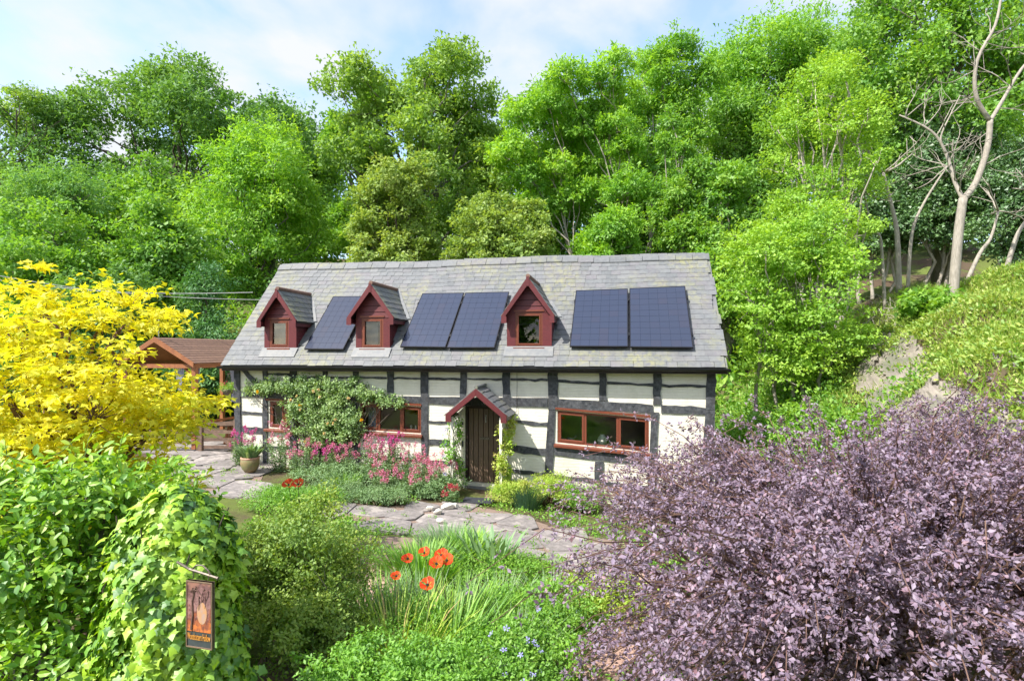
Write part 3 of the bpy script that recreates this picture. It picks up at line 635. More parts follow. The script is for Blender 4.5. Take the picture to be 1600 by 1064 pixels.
        m = MB(); m.box(min(ex-sg*0.05, (u0 if sg < 0 else u1)), max(ex-sg*0.05, (u0 if sg < 0 else u1)), vf, ve+0.05, ez-0.13, ez-0.115); m.build('soffit', M['red'], dm)
        # lead in the valley, lying on the main roof
        pa = Vector((ex, ve+0.02, ez)); pb = Vector((ax, vr, az)); m = MB()
        c = [pa+RN*0.045+Vector((sg*0.10, 0, 0)), pb+RN*0.045+Vector((sg*0.10, 0, 0)), pb+RN*0.045, pa+RN*0.045]; m.hexa(c, [p-RN*0.012 for p in c]); m.build('lead_valley', M['lead'], dm)
    for i in range(3):
        y0, y1 = vf+(vr-vf)*i/3, vf+(vr-vf)*(i+1)/3-0.01; m = MB()
        m.tube([(ax, y0, az+0.035), (ax, y1, az+0.035)], 0.055, 8); m.build('ridge_tile', M['shingle'], dm)
    m = MB().box(ax-0.035, ax+0.035, vf-0.055, vf-0.046, az-0.22, az+0.02); m.build('bargeboard_joint', M['red'], dm)
    wn = empty('dormer_window'); wn.parent = cot
    window_fill(wn, q, v+0.005, [], 0.065, 0.05)
    m = MB(); m.box(q[0][0]-0.03, q[1][0]+0.03, v-0.05, v+0.02, q[3][1]-0.05, q[3][1]+0.0); m.build('sill', M['frame'], wn)
    m = MB(); m.box(q[0][0]-0.02, q[1][0]+0.02, v-0.025, v+0.02, q[0][1]+0.0, q[0][1]+0.035); m.build('head', M['frame'], wn)
    c = [rp3(u0-0.05, d['s']-0.30, 0.035, False), rp3(u1+0.05, d['s']-0.30, 0.035, False), rp3(u1+0.05, d['s']+0.02, 0.05, False), rp3(u0-0.05, d['s']+0.02, 0.05, False)]
    MB().hexa(c, [p-RN*0.01 for p in c]).build('lead_apron', M['lead'], dm)
# ------------------------------------------------------------------ solar panels
for pi_, q in enumerate(PANELS):
    sp = empty('solar_panel'); sp.parent = cot; OFF = 0.13
    def pp(a, b, off):
        (x0, z0), (x1, z1), (x2, z2), (x3, z3) = q[3], q[2], q[1], q[0]
        return rp3((1-a)*(1-b)*x0+a*(1-b)*x1+a*b*x2+(1-a)*b*x3, (1-a)*(1-b)*z0+a*(1-b)*z1+a*b*z2+(1-a)*b*z3, off, False)
    def slab(a0, a1, b0, b1, o0, o1, name, mat):
        c = [(a0, b0), (a1, b0), (a1, b1), (a0, b1)]; return MB().hexa([pp(a, b, o1) for a, b in c], [pp(a, b, o0) for a, b in c]).build(name, M[mat], sp)
    slab(0.012, 0.988, 0.008, 0.992, OFF-0.035, OFF-0.004, 'backing', 'pvback')
    e = 0.012; c = MB()
    for a0, a1, b0, b1 in ((0, 1, 0, 0.008), (0, 1, 0.992, 1), (0, e, 0.008, 0.992), (1-e, 1, 0.008, 0.992)):
        cc = [(a0, b0), (a1, b0), (a1, b1), (a0, b1)]; c.hexa([pp(a, b, OFF+0.003) for a, b in cc], [pp(a, b, OFF-0.04) for a, b in cc])
    c.build('frame', M['pvframe'], sp)
    nc, nr = 6, 10
    for i in range(nc):
        for j in range(nr):
            a0, a1 = 0.014+0.972*i/nc+0.002, 0.014+0.972*(i+1)/nc-0.002; b0, b1 = 0.010+0.98*j/nr+0.0012, 0.010+0.98*(j+1)/nr-0.0012
            slab(a0, a1, b0, b1, OFF-0.006, OFF, 'pv_cell', 'pv')
    for b in (0.2, 0.8):
        c = MB(); cc = [(-0.02, b-0.012), (1.02, b-0.012), (1.02, b+0.012), (-0.02, b+0.012)]
        c.hexa([pp(a, x, OFF-0.045) for a, x in cc], [pp(a, x, 0.035) for a, x in cc]); c.build('mounting_rail', M['alu'], sp)
        for a in (-0.012, 1.006):
            c = MB(); cc = [(a, b-0.02), (a+0.012, b-0.02), (a+0.012, b+0.02), (a, b+0.02)]; c.hexa([pp(x, y, OFF+0.012) for x, y in cc], [pp(x, y, OFF-0.05) for x, y in cc]); c.build('clamp', M['gutter'], sp)
# ------------------------------------------------------------------ ground floor windows
for w_ in win:
    wn = empty('window'); wn.parent = cot; q = w_['q']; window_fill(wn, q, 0.012, w_['div'], 0.075, 0.07)
    s0 = wl(w_['sill'][0], 690)[0]; s1 = wl(w_['sill'][1], 690)[0]; z0, z1 = q[3][1], q[2][1]
    m = MB(); m.hexa([(s0, -0.10, z0-0.075), (s0, -0.10, z0-0.01), (s1, -0.10, z1-0.01), (s1, -0.10, z1-0.075)], [(s0, 0.02, z0-0.07), (s0, 0.02, z0+0.012), (s1, 0.02, z1+0.012), (s1, 0.02, z1-0.07)])
    m.build('sill', M['frame'], wn, bevel=0.006)
    z0, z1 = q[0][1], q[1][1]; m = MB(); m.hexa([(s0+0.03, -0.055, z0-0.005), (s0+0.03, -0.055, z0+0.04), (s1-0.03, -0.055, z1+0.04), (s1-0.03, -0.055, z1-0.005)], [(s0+0.03, 0.01, z0-0.005), (s0+0.03, 0.01, z0+0.055), (s1-0.03, 0.01, z1+0.055), (s1-0.03, 0.01, z1-0.005)])
    m.build('head', M['frame'], wn)
# ------------------------------------------------------------------ door
dr = empty('door'); dr.parent = cot; q = wq([(725, 632), (783, 634), (783, 757), (725, 752)])
m = MB(); piece(m, q, 0, 0.10, 0, 1, 0.02, 0.16); piece(m, q, 0.92, 1, 0, 1, 0.02, 0.16); piece(m, q, 0.10, 0.92, 0.955, 1, 0.021, 0.16); m.build('frame', M['doorframe'], dr)
npl = 6
for k in range(npl):
    a0, a1 = 0.10+0.82*k/npl+0.006, 0.10+0.82*(k+1)/npl-0.006; m = MB(); piece(m, q, a0, a1, 0.0, 0.952, 0.075, 0.11); m.build('plank', M['door'], dr, bevel=0.006)
m = MB(); piece(m, q, 0.10, 0.92, 0.0, 0.952, 0.10, 0.125); m.build('backing', M['doorframe'], dr)
m = MB(); piece(m, q, 0.42, 0.68, 0.555, 0.585, 0.05, 0.078); m.build('letter_plate', M['iron'], dr)
kx, kz = bil(q, 0.58, 0.82); m = MB(); m.tube([(kx, 0.07, kz+0.09), (kx, 0.04, kz+0.06), (kx, 0.045, kz-0.05), (kx, 0.055, kz-0.08)], [0.018, 0.014, 0.012, 0.02], 8); m.build('knocker', M['alu'], dr)
kx, kz = bil(q, 0.16, 0.5); m = MB(); m.tube([(kx, 0.075, kz), (kx, 0.02, kz)], [0.012, 0.026], 8); m.build('knob', M['iron'], dr)
m = MB(); piece(m, q, 0.06, 0.96, -0.045, -0.004, -0.02, 0.14); m.build('weather_bar', M['white'], dr)
zst = bil(q, 0.5, 0)[1]
m = MB(); piece(m, q, 0.0, 1.0, -0.12, -0.048, -0.06, 0.15); m.build('threshold', M['lead'], dr)
# ------------------------------------------------------------------ porch
po = empty('porch'); po.parent = cot; PD = -0.95
al, ar = wl(697, 645, PD), wl(792, 652, PD); ap = wl(739, 607, PD); axu = (al[0]+ar[0])/2; pez = (al[1]+ar[1])/2; paz = ap[1]
for sg, ex, sd in ((-1, al[0], 31), (1, ar[0], 32)):
    c = [(ex, PD, pez), (ex, -0.03, pez), (axu, -0.03, paz), (axu, PD, paz)]; m = MB(); m.hexa([Vector(p) for p in c], [Vector(p)+Vector((0, 0, -0.05)) for p in c]); m.build('roof_deck', M['doorframe'], po)
    slope_slates(po, (ex+sg*0.04, PD-0.02, pez-0.04), (ex+sg*0.04, -0.04, pez-0.04), (axu, PD-0.02, paz), 4, 6, seed=sd)
    m = MB(); c = [(ex, pez+0.0), (axu, paz+0.0), (axu, paz-0.17), (ex, pez-0.14)]; m.hexa([(a, PD-0.05, b) for a, b in c], [(a, PD-0.015, b) for a, b in c]); m.build('bargeboard', M['red'], po, bevel=0.004)
    m = MB(); m.box(min(ex, ex-sg*0.14), max(ex, ex-sg*0.14), PD-0.056, PD-0.012, pez-0.17, pez+0.02); m.build('bargeboard_foot', M['red'], po)
    m = MB(); m.box(min(ex, ex-sg*0.05), max(ex, ex-sg*0.05), PD, -0.04, pez-0.13, pez-0.05); m.build('eave_board', M['doorframe'], po)
m = MB(); m.tube([(axu, PD-0.03, paz+0.03), (axu, -0.03, paz+0.03)], 0.045, 8); m.build('ridge_tile', M['slate'], po)
zg = g1(*h2w(6, PD, 0)[:2])
pl_, pr_ = wl(706, 715, PD+0.12)[0], wl(782.5, 715, PD+0.12)[0]
for uu in (pl_, pr_):
    m = MB(); m.box(uu-0.03, uu+0.03, PD+0.09, PD+0.15, zg-0.1, pez-0.06); m.build('post', M['white'], po)
    m = MB(); m.box(uu-0.025, uu+0.025, -0.10, -0.045, zg-0.1, pez-0.06); m.build('post', M['white'], po)
    # diagonal trellis slats between the posts
    y0, y1, z0, z1 = PD+0.15, -0.10, zg+0.06, pez-0.08; stp = 0.17
    for dirn in (-1, 1):
        k = -6
        while True:
            zc = z0+k*stp; k += 1
            if zc > z1+1: break
            a = (y0, zc); b = (y1, zc+dirn*(y1-y0)*1.0)
            pts = []
            for t in np.linspace(0, 1, 41):
                y = a[0]+(b[0]-a[0])*t; z = a[1]+(b[1]-a[1])*t
                if z0 <= z <= z1: pts.append((y, z))
            if len(pts) < 4: continue
            (ya, za), (yb, zb_) = pts[0], pts[-1]; xo = uu+0.008*dirn; m = MB()
            m.hexa([(xo-0.006, ya, za-0.018), (xo-0.006, ya, za+0.018), (xo-0.006, yb, zb_+0.018), (xo-0.006, yb, zb_-0.018)], [(xo+0.006, ya, za-0.018), (xo+0.006, ya, za+0.018), (xo+0.006, yb, zb_+0.018), (xo+0.006, yb, zb_-0.018)])
            m.build('trellis_slat', M['white'], po)
m = MB(); m.box(pl_+0.05, pr_-0.05, PD+0.10, -0.065, zg-0.2, zst-0.19); m.build('step', M['flag'], po, bevel=0.02)
def hthing(name, u, v, z, **k): return empty(name, h2w(u, v, z), H_RZ, **k)
t_ = hthing('door_mat', axu, PD+0.45, zst-0.19, label='buff coir mat lying on the porch step', cat='mat')
m = MB(); m.box(-0.33, 0.33, -0.25, 0.22, 0.001, 0.02); m.build('pile', M['stepmat'], t_); m = MB(); m.box(-0.35, 0.35, -0.27, 0.24, 0.0, 0.008); m.build('border', M['mat'], t_)
mx_, my_, mz_ = h2w(axu+0.12, PD-0.35, 0); t_ = hthing('rubber_mat', axu+0.12, PD-0.30, g1(mx_, my_)+0.052, label='black rubber honeycomb mat on the paving below the porch', cat='mat')
for i in range(9):
    m = MB(); m.box(-0.36, 0.36, -0.22+i*0.05, -0.195+i*0.05, 0.002, 0.022); m.build('bar', M['mat'], t_)
for i in range(13):
    m = MB(); m.box(-0.36+i*0.058, -0.34+i*0.058, -0.22, 0.205, 0.0, 0.018); m.build('bar', M['mat'], t_)
# lantern hanging under the porch gable
t_ = hthing('porch_lantern', axu+0.09, -0.5, paz-0.42, label='small glass lantern hanging under the porch gable', cat='lantern')
m = MB(); m.tube([(0, 0, 0.14), (0, 0, 0.36)], 0.005, 5); m.build('chain', M['iron'], t_); m = MB(); m.lathe([(0.0, 0.15), (0.05, 0.11), (0.055, 0.10), (0.0, 0.105)], n=10); m.build('cap', M['iron'], t_)
m = MB(); m.lathe([(0.035, 0.0), (0.05, 0.03), (0.045, 0.10), (0.03, 0.105)], n=10); m.build('globe', M['glass'], t_, smooth=True)
# ornaments on the inner sills
def sillpt(px, py, v=0.16): u, z = wl(px, py, v); return u, z
q3 = win[2]['q']; u, z = sillpt(941, 697, 0.14)
for k, qq in enumerate([win[0]['q'], win[1]['q'], q3]):
    m = MB(); m.hexa([(qq[3][0]+0.05, 0.085, qq[3][1]-0.0), (qq[3][0]+0.05, 0.085, qq[3][1]+0.045), (qq[2][0]-0.05, 0.085, qq[2][1]+0.045), (qq[2][0]-0.05, 0.085, qq[2][1])], [(qq[3][0]+0.05, 0.40, qq[3][1]), (qq[3][0]+0.05, 0.40, qq[3][1]+0.045), (qq[2][0]-0.05, 0.40, qq[2][1]+0.045), (qq[2][0]-0.05, 0.40, qq[2][1])]); m.build('inner_sill', M['white'], cot)
zz3 = bil(q3, 0.5, 0)[1]+0.046
t_ = hthing('vase', u, 0.175, zz3, label='white round ginger jar on the sill of the wide window', cat='vase')
m = MB(); m.lathe([(0.065, 0), (0.11, 0.055), (0.125, 0.13), (0.105, 0.205), (0.055, 0.245), (0.06, 0.27)], n=18); m.build('body', M['cream'], t_, smooth=True)
u = sillpt(893, 690, 0.17)[0]; zz3 = bil(q3, 0.17, 0)[1]+0.046
t_ = hthing('bird_ornament', u, 0.2, zz3, label='small grey bird ornament with raised tail behind the wide window', cat='ornament')
m = MB(); m.tube([(-0.12, 0, 0.10), (-0.09, 0, 0.10), (-0.04, 0, 0.075), (0.03, 0, 0.075), (0.08, 0, 0.12), (0.12, 0, 0.17)], [0.008, 0.022, 0.04, 0.035, 0.02, 0.012], 8); m.build('body', M['lead'], t_, smooth=True)
m = MB(); m.tube([(-0.01, 0, 0.0), (-0.01, 0, 0.05)], [0.03, 0.008], 6); m.build('foot', M['iron'], t_)
q2 = win[1]['q']
for px in (642.5, 649.5):
    u = sillpt(px, 675, 0.15)[0]; zz3 = bil(q2, 0.85, 0)[1]+0.046
    t_ = hthing('figurine', u, 0.16, zz3, label='white china figurine behind the right casement next to the porch', cat='ornament', group='china figurines on the sill')
    m = MB(); m.lathe([(0.035, 0), (0.04, 0.03), (0.025, 0.08), (0.018, 0.10), (0.03, 0.125), (0.022, 0.155), (0.005, 0.165)], n=12); m.build('body', M['cream'], t_, smooth=True)
def drape(name, u, v, z0, z1, wdt, mat, folds=5, **k):
    m = MB(); n = folds*6; t_ = hthing(name, u, v, z0, **k)
    for i in range(n+1):
        a = i/n; y = 0.03*math.sin(a*folds*6.283); m.v += [(a*wdt, y, 0), (a*wdt*0.96, y*0.8, z1-z0), (a*wdt, y+0.008, 0), (a*wdt*0.96, y*0.8+0.008, z1-z0)]
        if i: b = 4*i; m.f += [(b-4, b, b+1, b-3), (b-2, b-1, b+3, b+2)]
    m.build('cloth', M[mat], t_, smooth=True)
qa = win[0]['q']; drape('curtain', qa[0][0]+0.06, 0.46, qa[3][1]-0.1, qa[0][1]+0.1, 0.30, 'curtain', label='pale curtain inside the small window behind the rose', cat='curtain')
drape('curtain', q2[0][0]+0.05, 0.46, q2[3][1]-0.1, q2[0][1]+0.1, 0.30, 'curtain', label='pale curtain in the window between rose and porch', cat='curtain')
for k, lb in ((0, 'white blind behind the dormer window above the small left casement'), (1, 'white blind behind the dormer window between the solar panels')):
    d = D_[k]; qd = d['wq']; t_ = hthing('roller_blind', (qd[0][0]+qd[1][0])/2, d['v']+0.30, qd[3][1], label=lb, cat='blind')
    m = MB(); m.box(-0.33, 0.33 if k == 0 else 0.02, 0.0, 0.01, -0.05, qd[0][1]-qd[3][1]+0.1); m.build('cloth', M['blind'], t_)
# thin cable clipped down the wall
m = MB(); pts = [(808, 579), (808.5, 600), (808, 625), (808, 642), (804, 647)]
m.tube([(*wl(x, y)[:1], -0.04, wl(x, y)[1]) for x, y in pts], 0.005, 5); m.build('wall_cable', M['doorframe'], cot)
# ------------------------------------------------------------------ the wood on the hillside
M['oak'] = leafmat('dark oak leaves', [(0.085, 0.22, 0.055), (0.14, 0.30, 0.06), (0.22, 0.39, 0.07)], 0.45, 0.05)
M['ash'] = leafmat('lime green ash leaves', [(0.13, 0.32, 0.05), (0.25, 0.49, 0.045), (0.39, 0.60, 0.04)], 0.5, 0.05)
M['ash2'] = leafmat('fresh green ash leaves', [(0.10, 0.29, 0.05), (0.21, 0.44, 0.045), (0.34, 0.56, 0.045)], 0.5, 0.05)
M['feather'] = leafmat('soft green leaves', [(0.12, 0.30, 0.09), (0.20, 0.40, 0.09), (0.29, 0.50, 0.09)], 0.42, 0.04)
M['mid'] = leafmat('mid green leaves', [(0.10, 0.28, 0.05), (0.20, 0.41, 0.045), (0.34, 0.53, 0.05)], 0.48, 0.06)
M['dark'] = leafmat('dark conifer sprays', [(0.055, 0.17, 0.055), (0.09, 0.24, 0.065), (0.16, 0.33, 0.075)], 0.35, 0.05)
M['olive'] = leafmat('olive maple leaves', [(0.17, 0.30, 0.06), (0.28, 0.41, 0.085), (0.38, 0.46, 0.12)], 0.45, 0.04)
M['airy'] = leafmat('grey green leaves', [(0.13, 0.28, 0.06), (0.23, 0.40, 0.06), (0.35, 0.50, 0.075)], 0.48, 0.06)
M['lime'] = leafmat('yellow green leaves', [(0.16, 0.35, 0.05), (0.30, 0.52, 0.05), (0.42, 0.60, 0.06)], 0.45, 0.05)
M['holly'] = leafmat('glossy holly leaves', [(0.055, 0.14, 0.05), (0.10, 0.22, 0.06), (0.18, 0.32, 0.09)], 0.3, 0.12, 0.3)
KIND = dict(   # leaves, clusters, cluster size, leaf size, flat, up, lobes, lobe size, profile, droop, inner
    oak=dict(n=52973, ncl=1755, cs=0.68, leaf=0.257, flat=0.6, lobes=47, ls=0.25, prof='dome', mat='oak', bark='bark', droop=0.1, inner=0.45, tm=TRI, wild=0.7),
    ash=dict(n=41456, ncl=1755, cs=0.50, leaf=0.205, flat=0.55, lobes=40, ls=0.27, prof='egg', mat='ash', bark='greybark', droop=0.3, inner=0.38, tm=TRIS, wild=0.55),
    feather=dict(n=29940, ncl=1014, cs=0.48, leaf=0.198, flat=0.6, lobes=23, ls=0.32, prof='dome', mat='feather', bark='greybark', droop=0.2, inner=0.38, tm=TRIS, wild=0.6),
    mid=dict(n=34548, ncl=1209, cs=0.48, leaf=0.212, flat=0.5, lobes=29, ls=0.30, prof='dome', mat='mid', bark='greybark', droop=0.25, inner=0.41, tm=TRI, wild=0.5),
    dark=dict(n=29940, ncl=819, cs=0.60, leaf=0.182, flat=0.28, lobes=29, ls=0.27, prof='cone', mat='dark', bark='bark', droop=0.35, inner=0.45, tm=TRIS, wild=0.3),
    olive=dict(n=34548, ncl=819, cs=0.44, leaf=0.182, flat=0.5, lobes=37, ls=0.23, prof='egg', mat='olive', bark='bark', droop=0.3, inner=0.56, tm=TRI, wild=0.4),
    airy=dict(n=36851, ncl=1950, cs=0.44, leaf=0.205, flat=0.75, lobes=47, ls=0.19, prof='tall', mat='airy', bark='greybark', droop=0.2, inner=0.19, tm=TRI, wild=0.8),
    lime=dict(n=29940, ncl=1365, cs=0.40, leaf=0.144, flat=0.35, lobes=33, ls=0.25, prof='egg', mat='lime', bark='palebark', droop=0.15, inner=0.26, tm=TRI, wild=0.4),
    slender=dict(n=19576, ncl=936, cs=0.40, leaf=0.198, flat=0.55, lobes=20, ls=0.34, prof='tall', mat='ash', bark='palebark', droop=0.3, inner=0.22, tm=TRIS, wild=0.55),
    holly=dict(n=29940, ncl=1014, cs=0.48, leaf=0.167, flat=0.6, lobes=26, ls=0.29, prof='round', mat='holly', bark='palebark', droop=0.25, inner=0.41, tm=TRI, wild=0.6))
def tree(name, label, kind, px0, px1, py0, py1, y, seed, group='trees of the hillside wood', depth=0.8, tr=None, cat='tree', stems=1, mat=None, base_dx=0.0, dens=1.0, parts=('trunk', 'crown'), lowcut=-0.75, sb=0.5, leafk=1.0, lean_out=False, lpx=None, lr=28):
    K = KIND[kind]; r = np.random.default_rng(seed); W = (px1-px0)/F*y; xc = px_x((px0+px1)/2, y); zt = CAMZ-(py0-HZ)/F*y; zb = CAMZ-(py1-HZ)/F*y
    g = g1(xc+base_dx, y); t = empty(name, (xc+base_dx, y, g), label=label, cat=cat, group=group)
    lb = shape_lobes(r, W, W*depth, max(zb-g, 0.2), zt-g, K['lobes'], K['ls'], K['prof']); lb = [(l[0]-base_dx, *l[1:]) for l in lb]
    if lpx: lb = [((px_x(a, y)-xc)*.93-base_dx+r.normal()*.2, r.uniform(-.32, .32)*W*depth, CAMZ-(b+lr*0.85-HZ)/F*y-g, *(np.array([1.15, 1.15, .85])*lr/F*y*r.uniform(.75, 1.25))) for a, b in lpx]
    ref = (W/8.0); sc = np.clip(ref, 0.45, 1.5)
    pos, dd, nn, sz, rnd, c = crown(r, lb, int(K['n']*dens), K['ncl'], K['cs']*sc**0.5, K['leaf']*leafk*min(1.15, max(0.75, y/28)), K['flat'], 0.6, 0.45, K['wild'], K['droop'], lowcut, K['inner'], stray=0.18 if lpx else 0.42)
    foliage(parts[1], K['tm'], pos, dd, nn, sz, rnd, M[mat or K['mat']], t)
    limbs(r, lb, c, zt-g, tr or max(0.12, 0.022*(zt-g)), twigs=110, stems=stems, spread_base=sb).build(parts[0], M[K['bark']], t, smooth=True)
    return t
tree('oak_tree', 'huge dark green spreading oak standing against the sky', 'oak', 45, 505, 85, 380, 44, 1, depth=0.6, dens=1.25, lr=42, lpx=[(85, 175), (105, 150), (150, 130), (205, 118), (265, 115), (325, 125), (385, 135), (435, 160), (470, 195), (130, 195), (200, 180), (270, 170), (340, 180), (410, 205), (455, 235), (170, 240), (240, 235), (310, 240), (380, 255), (120, 250), (210, 290), (320, 290), (420, 280)])
tree('ash_tree', 'rounded bright lime green tree in front of the dark oak', 'ash', 285, 540, 188, 480, 30, 2, dens=1.15)
tree('willow_tree', 'soft feathery pale green tree below the dark oak', 'feather', -40, 190, 238, 470, 33, 3)
tree('hazel_tree', 'wide leafy mid green tree behind the golden shrub', 'mid', -60, 190, 300, 680, 24, 4, dens=1.1)
tree('hazel_tree', 'leafy mid green tree beside the lime tree, above the gazebo', 'mid', 130, 360, 272, 640, 26, 5, dens=1.1)
tree('hazel_tree', 'dark leafy tree directly behind the gazebo roof', 'mid', 60, 260, 400, 690, 22.5, 6, mat='oak')
tree('conifer_tree', 'dark conifer with level sprays behind the left roof end', 'dark', 225, 410, 415, 660, 23, 7, depth=0.7)
tree('conifer_tree', 'dark conifer rising between the lime tree and the roof ridge', 'dark', 380, 560, 385, 600, 25, 8, depth=0.7)
tree('poplar_tree', 'tall airy tree with open crown and visible limbs above the ridge', 'airy', 520, 790, 42, 420, 33, 9, tr=0.34, dens=1.2, lr=31, lpx=[(540, 125), (570, 112), (610, 125), (645, 100), (675, 75), (692, 62), (725, 95), (750, 120), (768, 160), (545, 175), (590, 165), (640, 150), (695, 130), (735, 165), (775, 210), (530, 225), (585, 215), (650, 205), (705, 200), (750, 240), (780, 260), (560, 270), (620, 260), (690, 260), (735, 300), (600, 310), (670, 320), (765, 320)])
tree('poplar_tree', 'darker leafy tree filling the left flank of the tall airy tree', 'airy', 500, 640, 95, 420, 36, 19, mat='mid', dens=0.8)
tree('maple_tree', 'olive tinted maple in layered billows behind the left dormers', 'olive', 535, 705, 228, 470, 27, 10)
tree('maple_tree', 'lower olive tinted maple behind the middle of the ridge', 'olive', 690, 890, 295, 490, 25, 11, mat='olive')
tree('ash_tree', 'tall fresh green ash behind the two olive maples', 'ash', 770, 960, 118, 420, 33, 12, mat='ash2', dens=0.9)
LPX = [[(815, 165), (845, 148), (880, 132), (840, 205), (890, 185), (870, 245), (912, 225), (825, 262), (800, 225), (895, 285), (850, 300)],
       [(895, 110), (930, 108), (958, 82), (948, 140), (985, 112), (915, 170), (970, 178), (940, 225), (990, 215), (925, 270), (980, 280)],
       [(1015, 78), (1040, 108), (1062, 72), (1010, 148), (1060, 148), (1090, 112), (1040, 200), (1085, 188), (1020, 248), (1078, 240), (1050, 290)], None, None]
for i, (a, b, c_, d_, y_, lb) in enumerate([(790, 930, 130, 330, 29, 'slender ash sapling with a bare leaning stem behind the ridge middle'), (870, 1000, 80, 320, 28, 'slim lime green ash with pale stem, tall one above the right dormer'),
        (960, 1100, 45, 320, 30, 'tall lime green ash beyond the right solar panels'), (1010, 1110, 170, 420, 26, 'bushy vivid green maple sapling behind the right ridge end'), (895, 1010, 305, 450, 25.5, 'short lime green ash below the taller slim ones')]):
    tree('ash_sapling', lb, 'slender', a, b, c_, d_, y_, 20+i, tr=0.12, mat=('ash', 'ash', 'ash2', 'mid', 'ash')[i], base_dx=(1.6, 1.7, -1.2, 0, 0.2)[i], parts=('trunk', 'crown'), dens=1.2, lr=27, lpx=LPX[i])
tree('ash_tree', 'broad fresh green ash behind the slim pale stems', 'ash', 900, 1130, 75, 430, 35, 48, mat='ash2', dens=0.9, depth=0.5)
tree('beech_tree', 'large mid green tree towering at the top of the wood', 'ash', 1060, 1330, -40, 330, 34, 31, mat='ash2', depth=0.6, dens=1.1)
tree('beech_tree', 'large leaning tree with dark limbs over the raised lawn', 'airy', 1290, 1660, -110, 300, 27, 32, mat='mid', dens=1.4, tr=0.4, depth=0.6)
tree('thorn_tree', 'light yellow green thorn tree with pale twigs beside the lawn', 'lime', 1165, 1410, 62, 440, 20.5, 33, stems=3, tr=0.13, dens=1.1)
tree('hazel_shrub', 'broad lime green shrub crowding the right end of the roof', 'lime', 1092, 1380, 265, 620, 17.3, 34, cat='shrub', stems=5, tr=0.09, dens=1.35, parts=('stem', 'foliage'), group=None, depth=0.7)
tree('holly_tree', 'dark glossy holly behind the bare pale tree', 'holly', 1380, 1560, 175, 400, 26, 35, stems=3, tr=0.12)
tree('holly_tree', 'dark glossy holly with sprawling stems at the lawn edge', 'holly', 1500, 1700, 210, 430, 24, 36, stems=4, tr=0.12, sb=0.8)
tree('holly_tree', 'dark glossy holly between the thorn tree and the bare tree', 'holly', 1290, 1450, 230, 420, 27, 37, stems=4, tr=0.12)
tree('sycamore_tree', 'tall mid green tree closing the gap behind the thorn tree', 'ash', 1180, 1420, 10, 300, 38, 38, mat='mid', depth=0.6)
tree('sycamore_tree', 'distant green tree glimpsed behind the olive maples', 'oak', 610, 860, 170, 420, 44, 39, mat='oak', dens=0.4, depth=0.5, leafk=1.15)
tree('sycamore_tree', 'distant green tree glimpsed between the slim ash stems', 'oak', 850, 1120, 110, 420, 46, 40, mat='oak', dens=0.5, depth=0.5, leafk=1.15)
tree('sycamore_tree', 'distant green tree glimpsed above the lawn through the branches', 'oak', 1300, 1640, 30, 380, 44, 41, mat='oak', dens=0.55, depth=0.5, leafk=1.15)
tree('sycamore_tree', 'distant green tree below the spreading oak', 'oak', 120, 330, 240, 480, 38, 45, mat='mid', dens=0.5, depth=0.5)
tree('sycamore_tree', 'distant green tree behind the feathery pale one', 'oak', -60, 150, 230, 480, 42, 46, mat='mid', dens=0.5, depth=0.5)
tree('sycamore_tree', 'dark green tree low behind the right half of the ridge', 'oak', 880, 1130, 255, 480, 37, 47, mat='oak', dens=0.6, depth=0.5)
tree('sycamore_tree', 'distant green tree in the dip between oak and airy tree', 'oak', 400, 560, 205, 420, 43, 42, mat='mid', dens=0.5, depth=0.5)
tree('sycamore_tree', 'green tree filling the gap between the slim ashes and the thorn tree', 'ash', 1060, 1260, 130, 470, 32, 43, mat='mid', depth=0.6)
tree('hazel_tree', 'leafy tree behind the lime shrub at the ridge end', 'mid', 1050, 1220, 250, 520, 25, 44)
# bare pale tree standing on the raised lawn
def branches(mb, r, p, d, ln, rad, lvl, out=None):
    n = 6; pts = [np.array(p)]; d = np.array(d, float)
    for i in range(n):
        d = d+r.normal(size=3)*0.13; d[2] += 0.03; d = d/np.linalg.norm(d); pts.append(pts[-1]+d*ln/n)
    mb.tube(pts, np.linspace(rad, rad*0.42, n+1), 7 if lvl > 1 else 4)
    if lvl > 0:
        for k in range(4 if lvl > 1 else 3):
            i = r.integers(2, n+1); e = d+r.normal(size=3)*0.65; e[2] = abs(e[2])*0.7+0.1; e /= np.linalg.norm(e); branches(mb, r, pts[i], e, ln*r.uniform(0.45, 0.7), rad*0.42, lvl-1)
def polytube(mb, y, pts, r0, r1, n=9, dy=None):
    q = [at(a, b, y+(dy[i] if dy else 0)) for i, (a, b) in enumerate(pts)]; m = (len(q)-1)*4+1; out = []
    for i in range(m):
        f = i/4; k = min(int(f), len(q)-2); t = f-k; p0, p1, p2, p3 = q[max(k-1, 0)], q[k], q[k+1], q[min(k+2, len(q)-1)]
        out.append(0.5*((2*p1)+(p2-p0)*t+(2*p0-5*p1+4*p2-p3)*t*t+(3*p1-p0-3*p2+p3)*t**3))
    rr = np.linspace(r0, r1, m); mb.tube(out, rr, n); return out, rr
YB = 18.0; bx = px_x(1489, YB); gb = g1(bx, YB); off = Vector((bx, YB, gb))
bt = empty('bare_tree', off, label='bare pale barked tree forking low on the raised lawn', cat='tree')
mb = MB(); r = np.random.default_rng(50); ybase = HZ-(gb-CAMZ)*F/YB
main, mr_ = polytube(mb, YB, [(1488, ybase+6), (1497, 370), (1505, 310)], 0.15, 0.12)
a1, _ = polytube(mb, YB, [(1505, 312), (1525, 285), (1543, 230), (1547, 188)], 0.10, 0.08)
a2, _ = polytube(mb, YB, [(1505, 312), (1492, 285), (1478, 240), (1455, 205), (1405, 180)], 0.07, 0.025, dy=[0, .2, .4, .5, .8])
